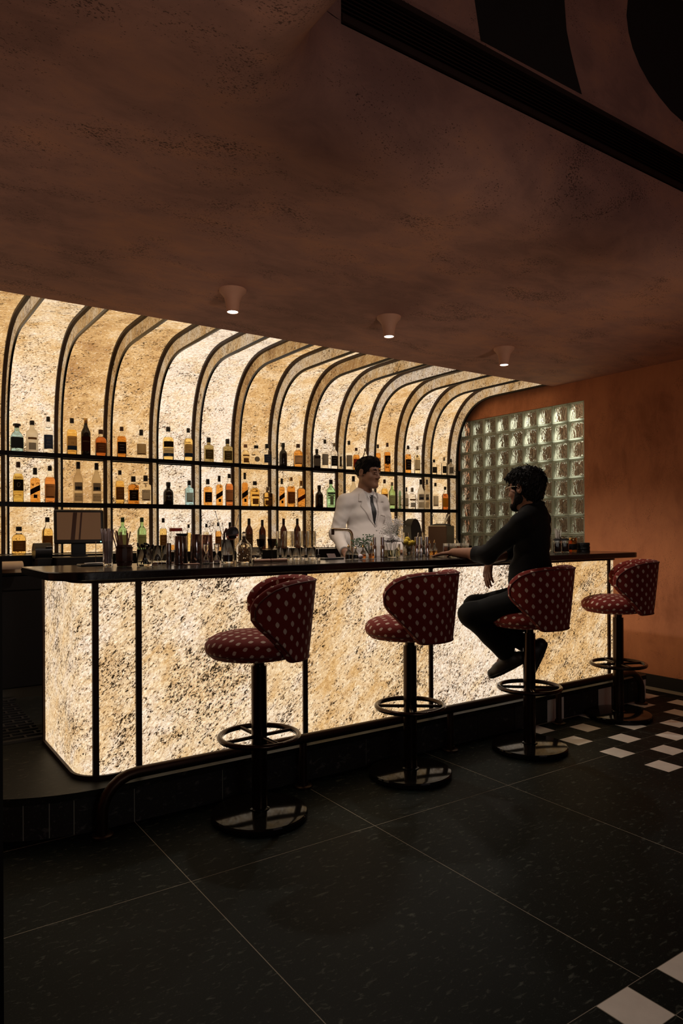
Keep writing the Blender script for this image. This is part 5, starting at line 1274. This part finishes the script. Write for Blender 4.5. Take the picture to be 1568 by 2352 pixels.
def head_vol(v, O, Q, wide=1.):
    T = lambda x, y, z: np.array(O) + Q @ np.array([x * wide, y, z]); E = lambda c, r, k=.02, op='u': v.ell(T(*c), r, Q, k, op)
    E((0, -.014, .034), (.074, .094, .084)); E((0, .034, -.044), (.056, .056, .072), .03)
    for s_ in (-1, 1): v.cap(T(s_ * .050, .004, -.055), T(s_ * .014, .068, -.098), .022, .018, .03)
    E((0, .074, -.100), (.022, .018, .016), .02); E((0, .064, .024), (.052, .026, .020), .02)
    for s_ in (-1, 1): E((s_ * .040, .054, -.030), (.024, .024, .022), .025)
    for s_ in (-1, 1): E((s_ * .032, .094, .002), (.015, .012, .010), .012, 's'); E((s_ * .032, .076, .002), (.0135, .0135, .0125), .004); v.cap(T(s_ * .021, .0895, .0085), T(s_ * .044, .0845, .0075), .0045, None, .004); v.cap(T(s_ * .021, .0885, -.0085), T(s_ * .044, .084, -.0080), .0042, None, .004)
    v.cap(T(0, .084, .014), T(0, .107, -.034), .0085, .0125, .014)
    for s_ in (-1, 1): E((s_ * .012, .094, -.038), (.009, .011, .008), .008)
    E((0, .0865, -.066), (.024, .011, .0055), .006); E((0, .0855, -.0775), (.020, .011, .0065), .006); v.cap(T(-.024, .094, -.0705), T(.024, .094, -.0705), .0022, None, .004, 's')
    for s_ in (-1, 1): E((s_ * .078, -.010, -.004), (.009, .021, .032), .008); E((s_ * .086, -.006, 0), (.007, .011, .019), .006, 's')
    v.cap(T(0, -.022, -.05), T(0, -.030, -.125), .050, .048, .03)
    return T
M['skin'] = plain('brown_skin', (.22, .105, .060), .55, noise=.12, nscale=60); M['skin2'] = plain('brown_skin_dark', (.20, .085, .045), .55, noise=.12, nscale=60)
M['hair'] = plain('black_hair', (.0045, .0035, .0035), .6, 0, .12, noise=.4, nscale=150, bump=.35); M['beard'] = plain('black_beard', (.007, .005, .004), .8, 0, .1, noise=.5, nscale=220, bump=.3)
M['whitecloth'] = plain('white_jacket_cloth', (.60, .55, .52), .85, sheen=.15); M['shirt_white'] = plain('white_shirt_cloth', (.66, .63, .62), .8); M['tie'] = plain('black_tie_cloth', (.012, .013, .015), .55)
M['blackcloth'] = plain('black_shirt_cloth', (.0035, .0033, .0036), .8, 0, .15, noise=.2, nscale=40); M['blackdenim'] = plain('black_trouser_cloth', (.0045, .0044, .0042), .85, 0, .15, noise=.2, nscale=50)
M['shoe'] = plain('dark_shoe_leather', (.020, .014, .010), .5, noise=.4, nscale=30); M['sole'] = plain('black_sole', (.008, .008, .008), .6); M['eyewhite'] = plain('eye_white', (.20, .17, .15), .3); M['iris'] = plain('dark_iris', (.012, .007, .005), .15)
M['lens'] = clearglass('spectacle_lens', (.92, .92, .92), .2)
def eyes(parent, T, look=(0, 0)):
    for s_ in (-1, 1):
        c = T(s_ * .032, .0785, .001); MB().sphere(c, .0118, 14, 10).build('eye', 'eyewhite', parent, 180)
        d = T(s_ * .032 + look[0], .0785 + .0085, .001 + look[1]); MB().sphere(d, .0060, 10, 8).build('iris', 'iris', parent, 180)
def hand(v, wr, fwd_, palm_n, side, k=.006, curl=(.15, .2, .25, .3), spread=.10, thumb=(.8, .35), scale=1.):
    """palm + four fingers + thumb; wr wrist point, fwd_ along the fingers, palm_n out of the palm, side towards the thumb"""
    f_, n_ = Vector(fwd_).normalized(), Vector(palm_n).normalized(); n_ = (n_ - f_ * n_.dot(f_)).normalized(); s_ = f_.cross(n_) * side; w_ = Vector(wr)
    for i, (o_, l_) in enumerate(((.026, .088), (.0095, .092), (-.007, .088), (-.023, .080))):
        v.cap(w_ + s_ * o_ * .55 * scale, w_ + f_ * l_ * scale + s_ * o_ * scale, .0125 * scale, .0105 * scale, .010)
    for i, (o_, l_, seg) in enumerate(((.026, .088, (.036, .023, .019)), (.0095, .092, (.040, .026, .020)), (-.007, .088, (.037, .024, .019)), (-.023, .080, (.029, .019, .017)))):
        p = w_ + f_ * l_ * scale + s_ * o_ * scale; d = (f_ + s_ * (o_ * spread * 12)).normalized(); c_ = curl[i]
        for j, L_ in enumerate(seg):
            d = (d * math.cos(c_) + n_ * math.sin(c_)).normalized(); q_ = p + d * L_ * scale; v.cap(p, q_, (.0092 - .0009 * j) * scale, (.0084 - .0010 * j) * scale, .0025); p = q_
    p = w_ + f_ * .022 * scale + s_ * .022 * scale; d = (f_ * math.cos(thumb[0]) + s_ * math.sin(thumb[0]) + n_ * thumb[1]).normalized()
    for j, (L_, r0, r1) in enumerate(((.040, .0135, .0105), (.032, .0102, .0095), (.026, .0095, .0078))):
        q_ = p + d * L_ * scale; v.cap(p, q_, r0 * scale, r1 * scale, .006 if j == 0 else .003); p = q_; d = (d + f_ * .25 + n_ * .12).normalized()

def locks(hair_obj, T, Q, n_, length, lift, seed, flow):
    """short tapered hair locks lying over the hair surface"""
    rng = random.Random(seed); me = hair_obj.data; q = MB(); N = len(me.vertices)
    for _ in range(n_):
        vtx = me.vertices[rng.randrange(N)]; nrm = Vector(vtx.normal); p = Vector(vtx.co)
        d = Vector(Q @ np.array(flow(rng))); d = (d - nrm * d.dot(nrm)); 
        if d.length < .05: continue
        d.normalize(); L_ = length * rng.uniform(.6, 1.2); pts = []
        for i in range(4): u_ = i / 3; pts.append(p + d * L_ * u_ + nrm * (lift * math.sin(PI * min(u_, .75)) - .0015 - .004 * u_ * u_))
        q.tube(pts, [.0024, .0030, .0022, .0005], 4)
    return q.build('hair_locks', 'hair', hair_obj, 180, kind='stuff')
# ---------------------------------------------------------------- bartender behind the bar
t = thing('person', 'bartender in a white jacket and black tie standing behind the bar', 'person', (3.28, 4.45, ZP), PI)
Z0 = ZP; zz = lambda z: z - Z0
Hd = np.array([-.004, .035, zz(1.752)]); Q = frame(R(17), R(4))
rs, re, rw_ = (.190, -.005, zz(1.520)), (.268, -.01, zz(1.275)), (.360, .235, zz(1.145)); ls, le, lw_ = (-.158, 0, zz(1.520)), (-.232, .0, zz(1.27)), (-.18, .235, zz(1.14))
def torso(v, g=0., k=.05):
    v.ell((0, .0, zz(1.405)), (.165 + g, .105 + g, .145 + g), None, k); v.ell((0, .005, zz(1.20)), (.150 + g, .105 + g, .17 + g), None, k); v.ell((0, 0, zz(1.0)), (.160 + g, .112 + g, .14 + g), None, k)
    v.cap(rs, (-.01, -.005, zz(1.572)), .053 + g, .058 + g, k); v.cap(ls, (.03, -.005, zz(1.572)), .053 + g, .058 + g, k)
def arms(v, g=0., k=.025):
    for a, b, c in ((rs, re, rw_), (ls, le, lw_)): v.cap(a, b, .050 + g, .043 + g, k); v.cap(b, c, .042 + g, .029 + g, k)
v = Vol((-.36, -.20, -.01), (.47, .42, zz(1.92)), .0052)
torso(v, -.014); arms(v, -.014)
T = head_vol(v, Hd, Q); v.cap((.0, .0, zz(1.64)), (.004, -.01, zz(1.50)), .046, .056, .03)
for s_ in (-1, 1): v.cap((s_ * .085, 0, zz(.98)), (s_ * .095, .01, .47), .078, .055, .03); v.cap((s_ * .095, .01, .47), (s_ * .10, -.02, .09), .052, .036, .02); v.cap((s_ * .10, -.02, .05), (s_ * .11, .12, .035), .036, .028, .02)
hv = Vol((.32, .17, zz(1.0)), (.47, .42, zz(1.20)), .0034)
hv.cap((.330, .16, zz(1.186)), rw_, .026, .025, .01); hand(hv, rw_, (.05, .75, -.55), (-.5, -.3, -.7), 1, curl=(.3, .4, .45, .5))
hv2 = Vol((-.32, .17, zz(.98)), (-.12, .42, zz(1.20)), .0034); hv2.cap((-.194, .175, zz(1.173)), lw_, .026, .025, .01); hand(hv2, lw_, (.1, .8, -.5), (.4, -.3, -.7), -1, curl=(.35, .4, .45, .5))
vol_obj('body', [v, hv, hv2], 'skin', t)
eyes(t, T, (.002, -.001))
# hair: short sides, fuller brushed top
hr = Vol(Hd - .16, Hd + .17, .004)
E = lambda c, r, k=.02, op='u': hr.ell(T(*c), r, Q, k, op)
E((0, -.018, .036), (.081, .099, .088)); E((0, .020, .085), (.066, .072, .042), .03); E((.012, .052, .088), (.050, .036, .030), .02)
hr.ripple(.0016, 190, 120)
E((0, .115, -.045), (.076, .066, .098), .012, 's'); hr.plane(T(0, 0, -.062), -Q[:, 2]); E((0, .03, -.09), (.12, .06, .075), .01, 's')
for s_ in (-1, 1): E((s_ * .085, -.006, -.012), (.020, .026, .038), .006, 's')
ho = vol_obj('hair', hr, 'hair', t); locks(ho, T, Q, 420, .030, .0035, 3, lambda g: (g.uniform(-.5, .5), -.5 + g.uniform(-.6, .6), -.5 + g.uniform(-.4, .4)))
for s_ in (-1, 1): MB().tube([T(s_ * .014, .094, .019), T(s_ * .030, .0955, .026), T(s_ * .050, .083, .021)], [.0032, .0042, .002], 6).build('eyebrow', 'hair', t, 180)
# white jacket with open lapels
jv = Vol((-.40, -.20, zz(.86)), (.47, .36, zz(1.66)), .0052)
torso(jv, .004, .05); arms(jv, .010, .03); jv.ell((.05, .02, zz(1.12)), (.175, .125, .24), None, .06); jv.ell((-.04, .02, zz(1.12)), (.165, .125, .24), None, .06)
jv.ripple(.0016, 16, 34, .7)
X_, Y_, Z_ = jv.ax[0][:, None, None], jv.ax[1][None, :, None], jv.ax[2][None, None, :]
for s0, e0 in ((np.array(rs), np.array(re)), (np.array(ls), np.array(le))):      # sleeve folds gathered at the elbow
    w0 = np.exp(-(((X_ - e0[0]) / .11) ** 2 + ((Y_ - e0[1]) / .14) ** 2 + ((Z_ - e0[2] - .04) / .13) ** 2))
    jv.D = jv.D + w0 * .0042 * (np.abs(np.sin(52 * (Z_ - e0[2]) + 30 * Y_ - 26 * (X_ - e0[0]) + 2.2 * np.sin(16 * X_ + 20 * Y_))) - .6)
cuffd = np.array(rw_) - np.array(re); jv.plane(np.array(rw_) - cuffd * .02, cuffd)
jv.plane((0, 0, zz(.90)), (0, 0, -1)); base = jv.copy()
shv = Vol((-.14, .0, zz(1.25)), (.14, .20, zz(1.66)), .0045)
V0, Vt = (-.014, zz(1.315)), zz(1.60)
vee = [V0, (.020, zz(1.42)), (.058, zz(1.60)), (.02, zz(1.66)), (-.05, zz(1.66)), (-.085, zz(1.60)), (-.050, zz(1.42))]
cut = jv.copy(); cut.poly(vee); cut.plane((0, .045, 0), (0, -1, 0))
inner = base.copy(); inner.D = inner.D + .010
cut.D = np.maximum(cut.D, -(inner.D)); jv.D = np.maximum(jv.D, -cut.D)
ncut = jv.copy(); jv.ell((.004, .012, zz(1.645)), (.056, .062, .050), None, .01, 's')
vol_obj('jacket', jv, 'whitecloth', t)
def overlay(src, pts, off, name, mat, th=.012, lab=None, back=.03):
    o = src.copy(); o.D = np.maximum(o.D - off, -(src.D - off + th)); o.poly(pts); o.plane((0, back, 0), (0, -1, 0)); return vol_obj(name, o, mat, t, lab)
sh_ = base.copy(); sh_.D = sh_.D + .008; sh_.poly(vee, 1, .012); sh_.plane((0, .03, 0), (0, -1, 0)); vol_obj('shirt', sh_, 'shirt_white', t)
overlay(base, [(.004, zz(1.578)), (-.034, zz(1.578)), (-.028, zz(1.545)), (-.040, zz(1.44)), (-.016, zz(1.325)), (.010, zz(1.44)), (-.004, zz(1.545))], -.002, 'necktie', 'tie', .012)
overlay(base, [(.058, zz(1.615)), (.100, zz(1.585)), (.112, zz(1.520)), (.082, zz(1.525)), (.098, zz(1.490)), (.040, zz(1.385)), (-.012, zz(1.318)), (.020, zz(1.42))], .006, 'lapel', 'whitecloth')
overlay(base, [(-.085, zz(1.615)), (-.120, zz(1.585)), (-.135, zz(1.520)), (-.105, zz(1.525)), (-.118, zz(1.490)), (-.062, zz(1.385)), (-.016, zz(1.318)), (-.050, zz(1.42))], .006, 'lapel', 'whitecloth')
overlay(base, [(-.155, zz(1.425)), (-.075, zz(1.435)), (-.075, zz(1.415)), (-.155, zz(1.405))], .004, 'breast_pocket', 'whitecloth')
overlay(base, [(.055, zz(1.135)), (.16, zz(1.125)), (.16, zz(1.085)), (.055, zz(1.095))], .004, 'pocket_flap', 'whitecloth')
MB().sphere((-.014, .128, zz(1.300)), .007, 10, 6).build('button', 'shirt_white', t, 180)
cl_ = Vol((-.10, -.10, zz(1.54)), (.09, .12, zz(1.68)), .004)      # collars
for s_ in (-1, 1):
    cl_.cap((.002 + s_ * .004, -.062, zz(1.645)), (.002 + s_ * .052, -.02, zz(1.632)), .0085, None, .006); cl_.cap((.002 + s_ * .052, -.02, zz(1.632)), (-.006 + s_ * .042, .045, zz(1.590)), .0085, .009, .006); cl_.cap((-.006 + s_ * .042, .045, zz(1.590)), (-.015 + s_ * .016, .072, zz(1.566)), .009, .005, .006); cl_.cap((-.014 + s_ * .034, .062, zz(1.568)), (-.015 + s_ * .040, .088, zz(1.540)), .008, .003, .006)
vol_obj('collar', cl_, 'shirt_white', t)
tv = Vol((-.24, -.18, .06), (.24, .18, zz(1.06)), .008)
tv.ell((0, 0, zz(.98)), (.165, .115, .10), None, .03)
for s_ in (-1, 1): tv.cap((s_ * .085, 0, zz(.98)), (s_ * .095, .01, .47), .088, .068, .03); tv.cap((s_ * .095, .01, .47), (s_ * .10, -.015, .09), .066, .052, .02)
tv.plane((0, 0, zz(1.03)), (0, 0, 1)); vol_obj('trousers', tv, 'blackdenim', t)
for s_ in (-1, 1):
    fv_ = Vol((s_ * .11 - .07, -.08, -.001), (s_ * .11 + .07, .20, .13), .006); fv_.cap((s_ * .10, -.03, .045), (s_ * .112, .14, .032), .043, .034, .02); fv_.cap((s_ * .10, -.02, .05), (s_ * .10, -.02, .10), .042, .038, .02); fv_.plane((0, 0, .001), (0, 0, -1)); vol_obj('shoe', fv_, 'shoe', t)

# ---------------------------------------------------------------- customer on the third stool
t = thing('person', 'man in black shirt, trousers and glasses sitting on a bar stool', 'person', (3.255, 2.787, 0), R(35))
Hd = np.array([-.005, .018, 1.545]); Q = frame(R(-28), R(3))
ls, le, lw_ = np.array((-.175, .02, 1.335)), np.array((-.055, .235, 1.150)), np.array((.105, .470, 1.158))
rs, re, rw_ = np.array((.165, -.05, 1.355)), np.array((.255, .125, 1.165)), np.array((.062, .235, 1.118))
hipL, hipR, knL, knR, anL, anR = np.array((-.095, -.02, .90)), np.array((.095, -.02, .90)), np.array((-.13, .325, .800)), np.array((.085, .335, .825)), np.array((.035, .120, .545)), np.array((.100, -.01, .585))
def torso2(v, g=0., k=.05):
    v.ell((.0, -.02, 1.285), (.155 + g, .100 + g, .15 + g), None, k); v.ell((0, -.015, 1.10), (.140 + g, .100 + g, .17 + g), None, k); v.ell((0, -.03, .945), (.165 + g, .125 + g, .12 + g), None, k)
    v.cap(ls, (0, -.03, 1.405), .052 + g, .055 + g, k); v.cap(rs, (0, -.03, 1.405), .052 + g, .055 + g, k)
def arm2(v, g=0., k=.025, fore=1.):
    for a, b, c in ((ls, le, lw_), (rs, re, rw_)): v.cap(a, b, .047 + g, .042 + g, k); v.cap(b, b + (c - b) * fore, .041 + g, .041 + g - (.014 * fore), k)
def leg2(v, g=0., k=.03, end=1.):
    for h_, kn, an in ((hipL, knL, anL), (hipR, knR, anR)): v.cap(h_, kn, .080 + g, .056 + g, k); v.cap(kn, kn + (an - kn) * end, .056 + g, .056 - .020 * end + g + (.014 if g > 0 else 0), k)
v = Vol((-.30, -.19, .40), (.34, .48, 1.70), .0052)
torso2(v, -.014); leg2(v, -.012)
for a, b in ((ls, le), (rs, re)): v.cap(a, b, .036, .034, .02)
T = head_vol(v, Hd, Q); v.cap((0, .0, 1.44), (0, -.035, 1.35), .052, .062, .03)
for an, toe in ((anL, anL + [.0, .055, -.045]), (anR, anR + [0, .02, -.06])): v.cap(an, toe, .028, .022, .02)
# bare forearms and hands on a finer grid
fa = Vol((-.10, .16, 1.05), (.28, .68, 1.24), .0034)
fa.cap(le - [.0, 0, 0], le + (lw_ - le) * .3, .038, .041, .02); fa.cap(le + (lw_ - le) * .3, lw_, .041, .027, .02)
hand(fa, lw_, (.42, .80, -.10), (0, 0, -1), -1, curl=(.06, .07, .08, .10), spread=.14, thumb=(.6, .10))
fb = Vol((-.02, .08, .94), (.30, .32, 1.24), .0034)
fb.cap(re, re + (rw_ - re) * .3, .038, .040, .02); fb.cap(re + (rw_ - re) * .3, rw_, .040, .026, .02)
hand(fb, rw_, (-.25, .12, -.95), (.55, -.55, -.25), -1, curl=(.22, .24, .26, .30), spread=.08, thumb=(.75, .30))
vol_obj('body', [v, fa, fb], 'skin2', t)
eyes(t, T)
hr = Vol(Hd - .18, Hd + .19, .004)
E = lambda c, r, k=.02, op='u': hr.ell(T(*c), r, Q, k, op)
E((0, -.020, .036), (.082, .100, .089)); E((0, -.045, -.025), (.066, .068, .068), .03); E((0, .025, .072), (.066, .078, .050), .03); E((.0, .085, .066), (.048, .030, .026), .02); E((0, -.070, .045), (.062, .042, .055), .03)
for i in range(70):
    a = i * 2.399; u_ = .0 + 1.0 * ((i * .618) % 1); s_ = math.sqrt(max(0, 1 - u_ * u_)); E((.080 * math.cos(a) * s_, -.014 + .100 * math.sin(a) * s_, .034 + .090 * u_), (.011, .013, .009), .008)
hr.ripple(.0010, 190, 140)
E((0, .122, -.045), (.080, .074, .100), .012, 's'); hr.plane(T(0, 0, -.085), -Q[:, 2]); E((0, .045, -.09), (.13, .065, .078), .01, 's')
for s_ in (-1, 1): E((s_ * .088, .0, -.020), (.024, .024, .040), .008, 's')
ho = vol_obj('hair', hr, 'hair', t); locks(ho, T, Q, 650, .040, .008, 5, lambda g: (g.uniform(-.8, .8), .25 + g.uniform(-.8, .8), -.6 + g.uniform(-.5, .5)))
bd = Vol(Hd - .16, Hd + .16, .004)
for s_ in (-1, 1): bd.cap(T(s_ * .060, .008, -.030), T(s_ * .052, .008, -.062), .018, .022, .02); bd.cap(T(s_ * .052, .008, -.062), T(s_ * .014, .070, -.104), .025, .023, .03)
bd.ell(T(0, .078, -.102), (.028, .022, .024), Q, .02); bd.ell(T(0, .089, -.055), (.028, .010, .006), Q, .008); bd.ripple(.001, 300, 260)
bd.ell(T(0, .10, -.070), (.025, .02, .0085), Q, .004, 's')
vol_obj('beard', bd, 'beard', t)
for s_ in (-1, 1): MB().tube([T(s_ * .014, .094, .019), T(s_ * .030, .0955, .026), T(s_ * .050, .083, .021)], [.0034, .0044, .002], 6).build('eyebrow', 'hair', t, 180)
# spectacles
gl_ = MB()
for s_ in (-1, 1): gl_.tube([T(s_ * .033 + .024 * math.cos(2 * PI * i / 24), .101 - .006 * abs(math.cos(2 * PI * i / 24)), .0 + .020 * math.sin(2 * PI * i / 24)) for i in range(24)], .0013, 6, True); gl_.tube([T(s_ * .057, .096, .006), T(s_ * .078, .055, .010), T(s_ * .084, .0, .010), T(s_ * .084, -.012, -.002)], .0019, 6)
gl_.tube([T(-.009, .104, .004), T(0, .108, .006), T(.009, .104, .004)], .0014, 6)
sp = gl_.build('spectacles', 'chrome', t, 180)
for s_ in (-1, 1):
    c = T(s_ * .033, .100, 0); MB().add([c] + [T(s_ * .033 + .023 * math.cos(2 * PI * i / 20), .100 - .006 * abs(math.cos(2 * PI * i / 20)), .019 * math.sin(2 * PI * i / 20)) for i in range(20)], [(0, i + 1, (i + 1) % 20 + 1) for i in range(20)]).build('lens', 'lens', sp, 180)
# shirt with rolled sleeves, hanging over the waist
sv = Vol((-.32, -.22, .84), (.34, .34, 1.47), .0052)
torso2(sv, .006, .05); arm2(sv, .013, .03, .34); sv.ell((0, -.01, 1.02), (.160, .125, .13), None, .05)
sv.ripple(.0018, 18, 30, 1.9)
for u_, a, b in ((.55, ls, le), (.75, ls, le), (.9, ls, le), (.6, rs, re)):
    p = a + (b - a) * u_; sv.cap(p + [-.05, -.02, .01], p + [.02, .045, .03], .005, .004, .02)
for a, c in ((le, lw_), (re, rw_)):      # rolled cuff
    d = (c - a) / np.linalg.norm(c - a); sv.cap(a + d * .065, a + d * .090, .050, .048, .006)
    sv.D = np.where((sv.ax[0][:, None, None] - a[0]) ** 2 + (sv.ax[1][None, :, None] - a[1]) ** 2 + (sv.ax[2][None, None, :] - a[2]) ** 2 < .16 ** 2, np.maximum(sv.D, (sv.ax[0][:, None, None] - a[0]) * d[0] + (sv.ax[1][None, :, None] - a[1]) * d[1] + (sv.ax[2][None, None, :] - a[2]) * d[2] - .100), sv.D)
sv.plane((0, 0, .905), (0, -.15, -1)); sv.ell((0, .012, 1.452), (.060, .060, .040), None, .01, 's')
vol_obj('shirt', sv, 'blackcloth', t)
cl_ = Vol((-.11, -.12, 1.36), (.11, .12, 1.49), .004)
for s_ in (-1, 1): cl_.cap((0, -.078, 1.452), (s_ * .055, -.045, 1.452), .015, None, .008); cl_.cap((s_ * .055, -.045, 1.452), (s_ * .060, .02, 1.428), .015, .013, .008); cl_.cap((s_ * .060, .02, 1.428), (s_ * .030, .075, 1.375), .011, .008, .008)
vol_obj('collar', cl_, 'blackcloth', t)
pv = Vol((-.30, -.20, .50), (.26, .48, 1.0), .0055)
pv.ell((0, -.03, .93), (.168, .130, .085), None, .04); leg2(pv, .008, .04, .88)
pv.ripple(.0014, 22, 26, .4); pv.D = np.maximum(pv.D, .0 * pv.D - 1); pv.plane((0, 0, .975), (0, 0, 1)); vol_obj('trousers', pv, 'blackdenim', t)
for an, d, nm in ((anL, (.0, .80, -.42), 'left'), (anR, (0, .42, -.90), 'right')):
    d = np.array(d) / np.linalg.norm(d); up_ = np.array((0, -d[2], d[1])) ; o_ = an + np.array((0, 0, -.015))
    fv_ = Vol(an - .24, an + .24, .0052); heel = o_ - d * .055 - up_ * .025; ball = o_ + d * .088 - up_ * .038; toe = o_ + d * .140 - up_ * .042
    fv_.cap(heel, ball, .038, .037, .02); fv_.cap(ball, toe, .037, .028, .02); fv_.cap(o_ + (knL - anL if nm == 'left' else knR - anR) * .20, o_ - up_ * .01, .047, .043, .02); fv_.cap(o_, ball, .040, .034, .02)
    sole = fv_.copy(); lim = o_ - up_ * .056; fv_.plane(lim, -up_); so = vol_obj('shoe', fv_, 'shoe', t)
    sole.D = sole.D - .005; sole.plane(lim + up_ * .004, up_); sole.plane(lim - up_ * .018, -up_); vol_obj('shoe_sole', sole, 'sole', so)
    q = MB()
    for i in range(4):
        c = o_ + d * (.030 + .022 * i) - up_ * (-.014 + .011 * i) + up_ * .004
        q.tube([c + np.array((-.024, 0, 0)) - up_ * .008, c + up_ * .006, c + np.array((.024, 0, 0)) - up_ * .008], .0026, 5)
    q.build('laces', 'stick', so, 180)
